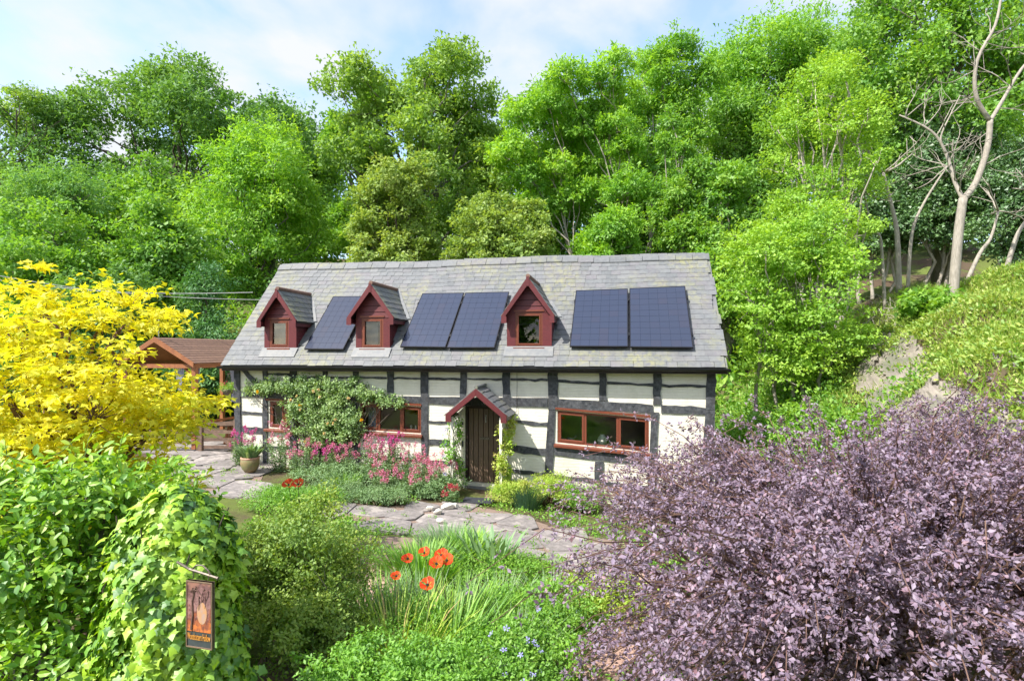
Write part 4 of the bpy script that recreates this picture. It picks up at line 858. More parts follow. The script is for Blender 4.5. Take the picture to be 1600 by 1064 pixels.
a3, _ = polytube(mb, YB, [(1547, 190), (1525, 150), (1527, 95), (1555, 40), (1565, -10)], 0.07, 0.032, dy=[0, -.1, -.2, -.2, 0])
a4, _ = polytube(mb, YB, [(1547, 190), (1565, 160), (1595, 110), (1630, 70)], 0.065, 0.035, dy=[0, .2, .4, .4])
a5, _ = polytube(mb, YB, [(1478, 240), (1470, 215), (1485, 180), (1500, 150)], 0.035, 0.012)
for arm, k in ((a1, 4), (a2, 12), (a3, 8), (a4, 6), (a5, 5)):
    for _ in range(k):
        p = arm[r.integers(2, len(arm))]; e = r.normal(size=3)*np.array([1, .6, .6])+np.array([0, 0, 0.35]); branches(mb, r, p, e/np.linalg.norm(e), r.uniform(0.6, 1.6), 0.022, 1)
mb.v = [tuple(Vector(p)-off) for p in mb.v]; mb.build('trunk', M['palebark'], bt, smooth=True)
# sprawling pale stems under the hollies
for k, (pts, y, r0, lb) in enumerate([([(1560, 405), (1585, 380), (1600, 350), (1640, 300)], 20, 0.13, 'thick pale holly limb sprawling low over the lawn edge'), ([(1500, 408), (1530, 398), (1548, 372), (1560, 330)], 21, 0.12, 'pale bent holly limb rising beside the bare tree'),
        ([(1405, 405), (1402, 370), (1395, 330), (1380, 270)], 22, 0.16, 'stout pale trunk below the dark hollies'), ([(1418, 405), (1425, 365), (1445, 315), (1480, 260)], 21.5, 0.10, 'slim pale trunk leaning right below the dark hollies'), ([(1383, 400), (1376, 375), (1362, 360), (1350, 300)], 21, 0.09, 'slim crooked trunk beside the thorn tree')]):
    mb = MB(); x0 = px_x(pts[0][0], y); g = g1(x0, y); pts = [(pts[0][0], HZ-(g-CAMZ)*F/y+5)]+pts[1:]; o = Vector((x0, y, g)); polytube(mb, y, pts, r0*.7, r0*0.3); r = np.random.default_rng(70+k)
    e = at(*pts[-1], y)
    for _ in range(4): branches(mb, r, e, nrmz(r.normal(size=3)+np.array([0, 0, .8])), 1.4, r0*0.3, 1)
    mb.v = [tuple(Vector(p)-o) for p in mb.v]; t = empty('tree_trunk', o, label=lb, cat='tree', group='pale trunks under the hollies'); mb.build('trunk', M['palebark'], t, smooth=True)
# wispy half-bare tree at the far left
y = 40; x0 = px_x(5, y); g = g1(x0, y); t = empty('bare_tree', (x0, y, g), label='thin dark half bare tree beside the big oak', cat='tree'); mb = MB(); r = np.random.default_rng(81)
zt = CAMZ-(120-HZ)/F*y-g; mb.tube(wob(r, (0, 0, -.2), (-0.3, 0, zt*0.7), 7, 0.01), np.linspace(0.25, 0.12, 7), 7)
for k in range(12): e = nrmz(r.normal(size=3)*np.array([1, .6, .4])+np.array([.2, 0, .6])); branches(mb, r, (-0.25, 0, zt*r.uniform(.45, .7)), e, r.uniform(2.5, 5), 0.09, 2)
mb.build('trunk', M['bark'], t, smooth=True)
lb = [(r.uniform(-.5, 2.6), r.uniform(-1, 1), zt*r.uniform(.7, .95), 1.0, 1.0, 0.8) for _ in range(9)]
pos, dd, nn, sz, rnd, c = crown(r, lb, 1800, 160, 0.35, 0.2, 0.6); foliage('crown', LEAF, pos, dd, nn, sz, rnd, M['airy'], t)
# trees across the lane behind the viewpoint: the windows mirror them
for k, (x, y, w_, h) in enumerate([(-13, -15, 9, 10), (-2, -19, 10, 11), (9, -17, 9, 10), (19, -13, 9, 9)]):
    r = np.random.default_rng(90+k); g = g1(x, y); t = empty('garden_tree', (x, y, g), label='leafy green tree across the lane, mirrored in the cottage windows', cat='tree', group='trees across the lane')
    lb = shape_lobes(r, w_, w_*.8, 0.6, h, 18, 0.38, 'dome'); pos, dd, nn, sz, rnd, c = crown(r, lb, 9000, 400, 0.7, 0.5, 0.6); foliage('crown', LEAF, pos, dd, nn, sz, rnd, M['mid'], t)
    limbs(r, lb, c, h, 0.25, twigs=30).build('trunk', M['bark'], t, smooth=True)

# ------------------------------------------------------------------ the bank, undergrowth and lawn
def scatter_ground(r, n, xr, yr, keep=None):
    x = r.uniform(*xr, n*2); y = r.uniform(*yr, n*2)
    if keep is not None: k = keep(x, y); x, y = x[k], y[k]
    return x[:n], y[:n]
def hv(x, y): return (x-HO.x)*Vb.x+(y-HO.y)*Vb.y
def hu(x, y): return (x-HO.x)*U.x+(y-HO.y)*U.y
def mass(name, r, x, y, hgt, per, cs, leaf, mat, tm=LEAF, flat=0.7, **k):
    """leaf clumps standing on the ground at x, y"""
    z = G(x, y); n = len(x)*per; ci = np.repeat(np.arange(len(x)), per); hh = hgt*(0.35+0.9*r.random(len(x)))
    d = rsph(r, n); d[:, 2] = np.abs(d[:, 2])
    pos = np.stack([x, y, z], -1)[ci]+d*np.stack([cs*np.ones(len(x)), cs*np.ones(len(x)), hh], -1)[ci]*(r.random((n, 1))**0.4)
    nn = nrmz(d*0.6+np.array([0, 0, .6])+rsph(r, n)*0.5); dd = nrmz(d+rsph(r, n)*0.7); rnd = np.clip(0.5*r.random(len(x))[ci]+0.5*r.random(n), 0, 1)
    return foliage(name, tm, pos, dd, nn, leaf*(0.6+0.8*r.random(n)), rnd, mat, None, **k)
HY = np.arange(3.0, 60, 0.03)
def hit(px, py):
    X = (px-800)/F*HY; Z = CAMZ-(py-HZ)/F*HY; k = np.argmax(Z < G(X, HY)); return at(px, py, HY[k])
ROCKPX = [(1385, 560, .62, .55), (1422, 590, .6, .5), (1372, 600, .6, .5), (1450, 622, .6, .55), (1482, 650, .6, .5), (1408, 632, .6, .5), (1352, 572, .45, .4), (1520, 672, .6, .45), (1396, 538, .5, .45), (1440, 655, .6, .5), (1380, 645, .6, .5), (1345, 612, .5, .5), (1470, 680, .5, .5), (1430, 560, .4, .4)]
ROCKS = np.array([hit(q[0], q[1])[:2] for q in ROCKPX])
r = np.random.default_rng(101)
x, y = scatter_ground(r, 520, (-22, 16), (20, 36), lambda x, y: (hv(x, y) > 7.5) & (hu(x, y) < 19)); mass('woodland_undergrowth', r, x, y, 1.3, 56, 0.9, 0.28, M['mid'], kind='stuff', label='mixed green undergrowth on the slope behind the cottage', cat='undergrowth')
x, y = scatter_ground(r, 420, (5.5, 11), (12.5, 21), lambda x, y: (hu(x, y) > 13.6) & (x < 9.5+(y-13)*.3) & np.all(np.hypot(x[:, None]-ROCKS[None, :, 0], y[:, None]-ROCKS[None, :, 1]) > 0.7, axis=1)); mass('bank_undergrowth', r, x, y, 0.8, 64, 0.5, 0.11, M['mid'], kind='stuff', label='rough green growth on the bank beside the roof end', cat='undergrowth')
M['bramble'] = leafmat('bramble and ivy leaves', [(0.12, 0.26, 0.045), (0.22, 0.38, 0.05), (0.36, 0.48, 0.07), (0.46, 0.50, 0.11)], 0.4, 0.08)
rockline = lambda x, y: (x > 7.0+0.0*y) & (x < 9.6) & (y < 13.2) & (y > 10.2)
x, y = scatter_ground(r, 2300, (6.6, 17), (8.5, 18.5), lambda x, y: (G(x, y) < 6.2) & np.all(np.hypot(x[:, None]-ROCKS[None, :, 0], y[:, None]-ROCKS[None, :, 1]) > 0.32, axis=1)); mass('ivy_ground_cover', r, x, y, 0.26, 32, 0.36, 0.10, M['bramble'], LEAF, kind='stuff', label='tangled ivy and bramble covering the steep bank', cat='ground cover')
M['grass'] = leafmat('meadow grass', [(0.156, 0.312, 0.031), (0.265, 0.437, 0.047), (0.406, 0.452, 0.118), (0.530, 0.452, 0.218)], 0.35, 0.04)
n = 26000; x, y = scatter_ground(r, n, (9, 26), (13, 24), lambda x, y: G(x, y) > 3.6); z = G(x, y); n = len(x)
d = nrmz(np.stack([r.normal(size=n)*.45, r.normal(size=n)*.45, np.ones(n)], -1))
foliage('lawn_grass', T([(0, .04, 0), (0, -.04, 0), (.55, .028, .08), (.55, -.028, .08), (1, 0, .27)], [(0, 1, 2), (1, 3, 2), (2, 3, 4)]), np.stack([x, y, z-0.02], -1), d, nrmz(np.cross(d, rsph(r, n))), 0.16+0.22*r.random(n), np.clip(0.4*np.sin(x*1.1+np.sin(y))*0.5+0.25+0.5*r.random(n), 0, 1), M['grass'], None, kind='stuff', label='rough sunlit grass on the raised lawn', cat='grass')
n = 24000; x, y = scatter_ground(r, n, (7.5, 17), (9, 19), lambda x, y: (G(x, y) > 0.8) & np.all(np.hypot(x[:, None]-ROCKS[None, :, 0], y[:, None]-ROCKS[None, :, 1]) > 0.3, axis=1)); z = G(x, y); n = len(x); d = nrmz(np.stack([r.normal(size=n)*.5-.25, r.normal(size=n)*.5-.2, np.ones(n)], -1))
foliage('bank_grass', T([(0, .05, 0), (0, -.05, 0), (1, 0, .2)], [(0, 1, 2)]), np.stack([x, y, z-0.02], -1), d, nrmz(np.cross(d, rsph(r, n))), 0.18+0.22*r.random(n), r.random(n)*.8, M['grass'], None, kind='stuff', label='long yellow green grass growing through the ivy of the bank', cat='grass')
# leafy young sycamore on the lawn
def bush(name, label, c, rad, h, n, ncl, cs, leaf, mat, seed, tm=LEAF, cat='shrub', group=None, lobes=9, stems=9, bark='twig', parts=('stem', 'foliage'), inner=0.45, z0=None, flat=0.7, ls=0.5, prof='dome', ry=None, wild=0.6, low=-0.2, up=0.6, droop=0.1, sr=0.018):
    r = np.random.default_rng(seed); g = g1(*c); t = empty(name, (c[0], c[1], g), label=label, cat=cat, group=group)
    lb = shape_lobes(r, rad*2, (ry or rad)*2, z0 or 0.05, h, lobes, ls, prof)
    pos, dd, nn, sz, rnd, cc = crown(r, lb, n, ncl, cs, leaf, flat, up, 0.5, wild, droop, low, inner); pos[:, 2] = np.maximum(pos[:, 2], 0.03)
    foliage(parts[1], tm, pos, dd, nn, sz, rnd, M[mat], t)
    mb = MB()
    for i in r.choice(len(cc), min(stems*4, len(cc)), replace=False):
        b = np.array([r.normal()*0.18*rad, r.normal()*0.18*rad, -0.08]); mb.tube(wob(r, b, cc[i], 6, 0.04, 0.04), np.linspace(sr, sr*0.25, 6), 4, False)
    mb.build(parts[0], M[bark], t, smooth=True); return t
bush('sycamore_bush', 'low leafy sapling on the lawn in front of the bare tree', (px_x(1455, 17), 17.0), 0.95, 1.0, 1600, 120, 0.22, 0.17, 'mid', 111, MAPLE)
bush('privet_bush', 'rounded dark shrub at the foot of the bank by the roof end', (7.4, 15.2), 1.1, 1.5, 6000, 160, 0.3, 0.11, 'mid', 112)
bush('fuchsia_bush', 'grey green bush with red flowers beside the right wall end', (px_x(1165, 13.6), 13.6), 0.6, 1.5, 5000, 150, 0.2, 0.08, 'airy', 113, SLIM)
# exposed rock face in the bank: separate boulders and slabs
def rockmesh(r, sx, sy, sz, cut=7):
    v = rsph(r, 60); 
    for _ in range(cut):
        n = rsph(r, 1)[0]; h = r.uniform(0.45, 0.8); dd = v@n; v = v-np.outer(np.maximum(dd-h, 0), n)
    import bmesh
    bm = bmesh.new()
    for p in v: bm.verts.new((p[0]*sx, p[1]*sy, p[2]*sz))
    bmesh.ops.convex_hull(bm, input=bm.verts); me = bpy.data.meshes.new('rock'); bm.to_mesh(me); bm.free(); return me

rc = hit(1420, 600); rk = empty('rock_outcrop', (rc.x, rc.y, g1(rc.x, rc.y)), label='large pale weathered rock face exposed in the bank', cat='rock')
r = np.random.default_rng(120)
RPOLY = [(1390, 520), (1425, 528), (1452, 560), (1470, 596), (1515, 622), (1560, 640), (1600, 668), (1590, 705), (1440, 705), (1372, 668), (1335, 600), (1352, 550)]
CELL = [(r.uniform(1335, 1600), r.uniform(520, 705)) for _ in range(26)]; COFF = r.uniform(0.0, 0.16, 26); CT = r.normal(size=(26, 2))*0.0016
gi = {}; fc = {}; stp = 5
def inp(p, poly):
    c = False
    for i in range(len(poly)):
        (x0, y0), (x1, y1) = poly[i], poly[i-1]
        if (y0 > p[1]) != (y1 > p[1]) and p[0] < (x1-x0)*(p[1]-y0)/(y1-y0)+x0: c = not c
    return c
NR = Vector((-0.62, -0.42, 0.66)).normalized()
def rv(i, j, cell):
    x, y = 1325+i*stp, 515+j*stp; p = hit(x, y); cx, cy = CELL[cell]
    n_ = 0.015*math.sin(x*.21+y*.13)+0.02*math.sin(x*.09-y*.27+1)+0.006*r.normal()
    return p-rc+NR*(0.07+COFF[cell]+(x-cx)*CT[cell][0]+(y-cy)*CT[cell][1]+n_)+Vector((0, 0, rc.z-g1(rc.x, rc.y)))
for i in range(56):
    for j in range(40):
        x, y = 1327+i*stp, 517+j*stp
        if not inp((x, y), RPOLY): continue
        fc.setdefault(min(range(26), key=lambda q: (CELL[q][0]-x)**2+((CELL[q][1]-y)*1.3)**2), []).append((i, j))
for cell, fl in fc.items():
    vi = {}; m = MB(); cnt = {}
    for (i, j) in fl:
        q = []
        for di, dj in ((0, 0), (1, 0), (1, 1), (0, 1)):
            kk = (i+di, j+dj)
            if kk not in vi: vi[kk] = len(m.v); m.v.append(tuple(rv(*kk, cell)))
            q.append(vi[kk])
        m.f.append(tuple(q))
        for u_ in range(4):
            e_ = (q[u_], q[(u_+1) % 4]); cnt[frozenset(e_)] = cnt.get(frozenset(e_), []) + [e_]
    nv = len(m.v); m.v += [tuple(Vector(p)-NR*0.45) for p in m.v]
    for e_ in cnt.values():
        if len(e_) == 1: a_, b_ = e_[0]; m.f.append((b_, a_, a_+nv, b_+nv))
    m.build('rock_slab', M['rock'], rk)
bc = hit(1375, 500); mb = MB(); o = Vector((bc.x, bc.y, g1(bc.x, bc.y)))
for k in range(60):
    a = hit(r.uniform(1345, 1425), r.uniform(465, 525)); b = a+Vector((r.normal()*.45-.15, -0.2+r.normal()*.3, r.normal()*.2-0.15)); mb.tube(wob(r, a, b, 5, 0.12, 0.2), [0.014, 0.012, 0.011, 0.01, 0.006], 4, False)
mb.v = [tuple(Vector(p)-o) for p in mb.v]; t = empty('bramble', o, label='bare tangled bramble stems hanging over the rock face', cat='bramble'); mb.build('stem', M['palebark'], t)
# ------------------------------------------------------------------ paths
def gp(px, py):                                      # pixel -> point on the garden ground
    y = 10.0
    for _ in range(12):
        p = at(px, py, y); g = g1(p.x, y); y = (CAMZ-g)*F/(py-HZ)
    return Vector((px_x(px, y), y, g1(px_x(px, y), y)))
def sheet(name, poly, lift, mat):
    pts = [gp(*p) for p in poly]; m = MB()
    m.v = [(p.x, p.y, p.z+lift) for p in pts]; m.f = [tuple(range(len(pts)))]; return m.build(name, mat, None, kind='structure')
M['gravel'] = solid('dusty pink gravel', (0.30, 0.215, 0.17), (0.22, 0.155, 0.12), 40, 0.95, 0.9)
path_poly = [(330, 690), (420, 722), (400, 770), (520, 780), (600, 792), (700, 785), (790, 800), (900, 835), (985, 850), (1010, 905), (880, 880), (760, 862), (640, 830), (560, 815), (470, 800), (330, 770), (240, 740), (230, 690)]
gpath = sheet('garden_path', path_poly, 0.012, M['gravel'])
brick_poly = [(560, 835), (660, 842), (660, 900), (560, 980), (480, 1075), (420, 1200), (330, 1200), (380, 1075), (450, 960), (520, 880)]
bpath = sheet('brick_path', brick_poly, 0.010, M['gravel'])
brick2 = sheet('brick_path', [(560, 1100), (700, 1080), (900, 1010), (1000, 900), (1060, 900), (1060, 960), (960, 1070), (880, 1200), (560, 1200)], 0.014, M['gravel'])
def inpoly(p, poly):
    c = False; n = len(poly)
    for i in range(n):
        (x0, y0), (x1, y1) = poly[i], poly[i-1]
        if (y0 > p[1]) != (y1 > p[1]) and p[0] < (x1-x0)*(p[1]-y0)/(y1-y0)+x0: c = not c
    return c
def pave(parent, poly, step, mat, name, seed, jit=0.28, gap=0.02, th=0.04, brick=False, ang=0.1, z=0.012):
    r = np.random.default_rng(seed); pw = [gp(*p) for p in poly]; P2 = [(p.x, p.y) for p in pw]
    x0, x1 = min(p[0] for p in P2), max(p[0] for p in P2); y0, y1 = min(p[1] for p in P2), max(p[1] for p in P2); sx, sy = step; ca, sa = math.cos(ang), math.sin(ang); cx, cy = (x0+x1)/2, (y0+y1)/2
    nx, ny = int((x1-x0)*1.4/sx)+2, int((y1-y0)*1.4/sy)+2; J = {}
    def node(i, j):
        if (i, j) not in J: J[i, j] = ((i-nx/2)*sx+r.normal()*jit*sx*0.4, (j-ny/2)*sy+r.normal()*jit*sy*0.4)
        return J[i, j]
    for i in range(nx):
        for j in range(ny):
            if brick: s = 0.5*sx*(j % 2); q = [((i-nx/2)*sx+s, (j-ny/2)*sy), ((i+1-nx/2)*sx+s, (j-ny/2)*sy), ((i+1-nx/2)*sx+s, (j+1-ny/2)*sy), ((i-nx/2)*sx+s, (j+1-ny/2)*sy)]
            else: q = [node(i, j), node(i+1, j), node(i+1, j+1), node(i, j+1)]
            mx = sum(a for a, b in q)/4; my = sum(b for a, b in q)/4; k = lambda a, b: (cx+a*ca-b*sa, cy+a*sa+b*ca)
            w_ = k(mx, my)
            if not inpoly(w_, P2): continue
            f = 1-gap/min(sx, sy)*2; c = [k(mx+(a-mx)*f, my+(b-my)*f) for a, b in q]; h = th+r.normal()*0.006; gz = g1(*w_)
            if not brick:      # chip the corners
                cc = []
                for n_ in range(4):
                    a, b, d = c[n_-1], c[n_], c[(n_+1) % 4]; e = r.uniform(0.06, 0.22); cc += [(b[0]+(a[0]-b[0])*e, b[1]+(a[1]-b[1])*e), (b[0]+(d[0]-b[0])*e, b[1]+(d[1]-b[1])*e)]
                c = cc
            tl = r.normal(size=2)*0.006
            MB().hexa([(a, b, gz-0.02) for a, b in c], [(a, b, g1(a, b)+h+(a-w_[0])*tl[0]+(b-w_[1])*tl[1]) for a, b in c]).build(name, mat, parent)
pave(gpath, path_poly, (0.82, 0.62), M['flag'], 'flagstone', 5, jit=0.6, gap=0.010, ang=H_RZ)
pave(bpath, brick_poly, (0.22, 0.11), M['brick'], 'brick', 6, brick=True, gap=0.004, th=0.035, ang=0.9)
pave(brick2, [(700, 1010), (930, 985), (1000, 900), (1060, 900), (1060, 960), (960, 1062), (760, 1062)], (0.22, 0.11), M['brick'], 'brick', 7, brick=True, gap=0.004, th=0.035, ang=0.5)
for k, (px, py, s) in enumerate([(700, 798, .16), (684, 806, .14), (690, 820, .12), (672, 800, .10), (712, 795, .10)]):
    p = gp(px, py); r = np.random.default_rng(200+k); o = link('white_stone', rockmesh(r, s, s*.7, s*.6), M['whiterock'], None, label='whitish rounded stone edging the path below the porch', cat='stone', group='white stones by the path'); o.location = (p.x, p.y, p.z+s*0.3+0.05)
# ------------------------------------------------------------------ purple barberry
M['berberis'] = leafmat('dusky purple leaves', [(0.12, 0.065, 0.10), (0.21, 0.15, 0.22), (0.30, 0.235, 0.325), (0.30, 0.165, 0.20)], 0.3, 0.06, 0.5)
def barberry():
    r = np.random.default_rng(301); cx, cy = 4.0, 5.95; g = g1(cx, cy); t = empty('barberry_bush', (cx, cy, g), label='large purple leaved barberry bush with arching sprays beside the path', cat='bush')
    mb = MB(); P = []; D = []; ns = 1060
    for i in range(ns):
        az = r.uniform(0, 2*math.pi); el = r.uniform(0.12, 1.0)**0.8*math.pi/2; R_ = 1+r.normal()*0.075
        if r.random() < 0.12: R_ += r.uniform(0.06, 0.2)
        rx, ry, rz = 3.5, 2.9, 2.66; ce, se = math.cos(el)**0.45, math.sin(el)**0.66; sq = lambda q: math.copysign(abs(q)**0.68, q)
        e = np.array([sq(math.cos(az))*ce*rx*R_, sq(math.sin(az))*ce*ry*R_, 0.12+se*rz*R_*(0.95+0.05*math.sin(az*3+el*5))])
        if i > 960: e = np.array([r.uniform(-3.6, -2.2), r.uniform(-2.4, 1.2), r.uniform(.15, 1.5)])
        e[2] *= 1+0.035*e[0]
        if i < 16: e = np.array([(-2.0, -1.4, -0.7, -1.7, 0.2, 0.9, 1.6, 2.1)[i % 8]+r.normal()*.15, r.uniform(-.3, 1.8), r.uniform(2.75, 3.15)+(0.25 if i % 8 > 5 else 0)])
        a = np.array([r.normal()*0.35, r.normal()*0.35, 0.0])
        if i % 3: a = a+(e-a)*r.uniform(0.3, 0.6)+np.array([0, 0, .3])
        p = wob(r, a, e, 9, 0.02, 0.16); p[-1, 2] -= 0.08; mb.tube(p, np.linspace(0.013, 0.003, 9), 3, False)
        m = 34; t0 = np.sort(r.uniform(0.25 if i % 3 == 0 else 0.05, 1.0, m)); k = t0*8; ii = np.minimum(k.astype(int), 7); q = p[ii]+(p[ii+1]-p[ii])*(k-ii)[:, None]
        dr_ = nrmz(p[ii+1]-p[ii]); side = rsph(r, m)*0.10*(r.random((m, 1))**0.6)*(0.5 if i < 16 else 1)
        P.append(q+side); D.append(nrmz(dr_*0.4+side*6))
    P = np.concatenate(P); D = np.concatenate(D); k = P[:, 2] > 0.02; P, D = P[k], D[k]; n = len(P); L_ = 6
    ci = np.repeat(np.arange(n), L_); m = n*L_; d = nrmz(D[ci]*0.35+rsph(r, m)*0.9+np.array([0, 0, .15])); nn = nrmz(np.array([0, 0, .75])+rsph(r, m)*0.55+D[ci]*0.3)
    rnd = np.clip(0.55*r.random(n)[ci]+0.5*r.random(m), 0, 1)
    foliage('foliage', T([(0, 0, 0), (.55, .26, .06), (1, 0, -.03), (.55, -.26, .06)], [(0, 2, 1), (0, 3, 2)]), P[ci]+d*0.008, d, nn, 0.028+0.030*r.random(m), rnd, M['berberis'], t)
    mb.build('stem', M['twig'], t)
barberry()
# ------------------------------------------------------------------ foreground shrubs
M['box'] = leafmat('small box leaves', [(0.11, 0.22, 0.04), (0.20, 0.34, 0.05), (0.30, 0.42, 0.06), (0.42, 0.46, 0.09)], 0.42, 0.06)
M['fresh'] = leafmat('fresh bright green leaves', [(0.09, 0.24, 0.04), (0.19, 0.42, 0.035), (0.32, 0.54, 0.04)], 0.42, 0.07)
M['ivyleaf'] = leafmat('bright ivy leaves', [(0.05, 0.16, 0.035), (0.17, 0.37, 0.02), (0.31, 0.52, 0.02), (0.40, 0.58, 0.025)], 0.32, 0.10, 0.35)
M['gold'+'leaf'] = leafmat('golden yellow leaves', [(0.36, 0.52, 0.03), (0.64, 0.66, 0.03), (0.81, 0.75, 0.035), (0.84, 0.78, 0.06)], 0.5, 0.05)
M['peony'] = leafmat('glossy broad green leaves', [(0.06, 0.20, 0.03), (0.15, 0.36, 0.02), (0.30, 0.50, 0.02), (0.42, 0.54, 0.03)], 0.38, 0.10, 0.35)
M['silver'] = leafmat('grey green leaves of valerian', [(0.132, 0.240, 0.090), (0.192, 0.324, 0.132), (0.276, 0.396, 0.180)], 0.3, 0.05)
M['hedge'] = leafmat('yellow green hedge leaves', [(0.200, 0.372, 0.036), (0.343, 0.529, 0.046), (0.515, 0.572, 0.130), (0.486, 0.315, 0.156)], 0.4, 0.05)
M['lavender'] = leafmat('blue green needles', [(0.07, 0.16, 0.09), (0.11, 0.22, 0.13)], 0.25, 0.05)
M['irisleaf'] = leafmat('blue green iris blades', [(0.16, 0.30, 0.13), (0.24, 0.38, 0.17)], 0.35, 0.06)
bush('box_shrub', 'twiggy small leaved green shrub beside the ivy covered post', (-2.38, 6.5), 0.98, 1.95, 38000, 900, 0.13, 0.042, 'box', 401, OVAL if False else LEAF, stems=9, lobes=30, ls=0.32, z0=0.12, inner=0.35, bark='greybark', sr=0.010, low=-0.9, prof='egg')
bush('spirea_shrub', 'low bright green leafy shrub in front of the poppies', (-0.95, 5.2), 1.15, 0.98, 26000, 620, 0.12, 0.042, 'fresh', 402, lobes=26, ls=0.28, ry=0.8)
bush('spirea_shrub', 'low green shrub between the poppies and the blue geraniums', (-0.1, 6.1), 0.9, 0.72, 14000, 400, 0.12, 0.040, 'fresh', 403, lobes=20, ls=0.3, ry=0.8)
bush('spirea_shrub', 'bright green shrub under the poppies, between them and the brick path', (-1.15, 6.75), 0.62, 0.62, 10000, 260, 0.14, 0.042, 'fresh', 405, lobes=10, ry=0.6)
bush('spirea_shrub', 'low green shrub spreading along the bottom of the bed', (-0.2, 4.55), 0.9, 0.7, 14000, 320, 0.14, 0.042, 'fresh', 406, lobes=10, ry=0.5)
bush('spirea_shrub', 'leafy pale green mound below the iris blades', (0.2, 7.5), 0.85, 0.55, 10000, 260, 0.15, 0.045, 'fresh', 404, lobes=12, ry=0.7)
# individual large leaves: one object each for the leaves that show largest, the rest joined
def big_leaves(t, tm, pos, dd, nn, sz, rnd, mat, name, field, nbig=300):
    w_ = np.array(t.location); view = np.array([0, 0, CAMZ])-(pos+w_); dist = np.linalg.norm(view, axis=1); face = np.abs((nn*nrmz(view)).sum(1)); 
    # the outermost towards the viewer first
    bins = {}; sx = ((pos+w_)[:, 0]/(pos+w_)[:, 1]*60).astype(int); sy = ((pos+w_)[:, 2]/(pos+w_)[:, 1]*60).astype(int)
    front = np.zeros(len(pos))
    for i in np.argsort(dist):
        b = (sx[i], sy[i]); bins[b] = bins.get(b, 0)+1; front[i] = bins[b]
    score = sz**2*face/dist**2/np.maximum(front, 1)**1.3; top = np.argsort(-score)[:nbig]; mk = np.ones(len(pos), bool); mk[top] = False
    foliage(field, tm, pos[mk], dd[mk], nn[mk], sz[mk], rnd[mk], M[mat], t, kind='stuff')
    tv, tf = tm; MS = []
    for q in range(6):
        me = np_mesh(name, tv, tf, np.full(len(tf), (q+0.5)/6)); me.materials.append(M[mat]); MS.append(me)
    for i in top:
        d = Vector(nrmz(dd[i])); s = Vector(np.cross(nn[i], dd[i])).normalized(); n_ = d.cross(s); m = Matrix((d, s, n_)).transposed().to_4x4()
        o = link(name, MS[min(5, int(rnd[i]*6))], None, t); o.matrix_local = Matrix.Translation(pos[i]) @ m @ Matrix.Scale(float(sz[i]), 4)
# ivy column with the house sign
r = np.random.default_rng(410); ic = (-3.0, 5.05); g = g1(*ic); iv = empty('ivy_post', (*ic, g), label='ivy smothered gatepost carrying the hanging house sign', cat='ivy')
n = 9800; z = r.uniform(0, 1, n)**0.85; ht = 2.08-g; th = r.uniform(0, 2*math.pi, n)
rad = np.where(z < 0.62, 0.73-0.20*z/0.62, 0.53*np.sqrt(np.clip(1-((z-0.62)/0.38)**2, 0.0, 1)))
rad = rad*(1+0.10*np.sin(th*3+z*9)+0.07*np.sin(th*7-z*16)); rr = rad*(0.82+0.20*r.random(n)+0.16*(r.random(n) < .08))
pos = np.stack([rr*np.cos(th)*0.95, rr*np.sin(th)*0.8, z*ht+0.05*np.sin(th*5)], -1); o_ = nrmz(np.stack([np.cos(th), np.sin(th), np.clip((z-0.5)*1.8, 0.15, 3)], -1))
pos[:, 2] = np.maximum(pos[:, 2], 0.02); nn = nrmz(o_+rsph(r, n)*0.42+np.array([0, 0, .15])); dd = nrmz(np.array([0, 0, -.8])+o_*0.35+rsph(r, n)*0.55)
big_leaves(iv, IVY, pos, dd, nn, 0.058+0.045*r.random(n), np.clip(0.35*np.sin(pos[:, 0]*9+pos[:, 2]*7)*0.6+0.2+0.75*r.random(n), 0, 1), 'ivyleaf', 'leaf', 'leaf_mass')
mb = MB(); mb.box(-0.10, 0.10, -0.10, 0.10, -0.1, ht-0.25); mb.build('post', M['weathered'], iv)
mb = MB()
for k in range(26):
    a = r.uniform(0, 6.28); p0 = np.array([math.cos(a)*.25, math.sin(a)*.2, -0.05]); q = 0.5; p1 = np.array([math.cos(a+.6)*.45, math.sin(a+.6)*.38, r.uniform(.8, ht-.2)]); mb.tube(wob(r, p0, p1, 6, 0.04), np.linspace(.02, .006, 6), 4, False)
mb.build('stem', M['bark'], iv)
# the sign: board hung by two hooks from an iron bracket
sy_ = 4.36; c0 = at(311.5, 957, sy_); sg = empty('house_sign', (c0.x, c0.y, c0.z-0.27), R(-14), label='small hanging house sign with autumn picture and gold lettering', cat='sign')
sw, sh = 0.118, 0.255
def sign_mat():
    m, t, o = newmat('painted autumn picture'); p = t.nodes.new('ShaderNodeBsdfPrincipled'); v = coords(t)
    n1 = noise(t, v, 16, 5, 0.6); n2 = noise(t, v, 34, 4, 0.6); s = t.nodes.new('ShaderNodeSeparateXYZ'); t.links.new(v, s.inputs[0])
    a = t.nodes.new('ShaderNodeMath'); a.operation = 'MULTIPLY_ADD'; t.links.new(n1, a.inputs[0]); a.inputs[1].default_value = 0.45; t.links.new(s.outputs[2], a.inputs[2])
    col = ramp(t, a.outputs[0], [(0.26, (0.42, 0.10, 0.03)), (0.36, (0.55, 0.17, 0.05)), (0.46, (0.22, 0.07, 0.045)), (0.56, (0.30, 0.17, 0.16)), (0.66, (0.16, 0.085, 0.085)), (0.76, (0.30, 0.15, 0.11))])
    col = mixrgb(t, ramp(t, n2, [(0.5, 0.0), (0.62, 0.75)]), col, (0.10, 0.045, 0.045)); t.links.new(col, p.inputs['Base Color']); p.inputs['Roughness'].default_value = 0.35; t.links.new(p.outputs[0], o.inputs[0]); return m
M['sign'] = sign_mat()
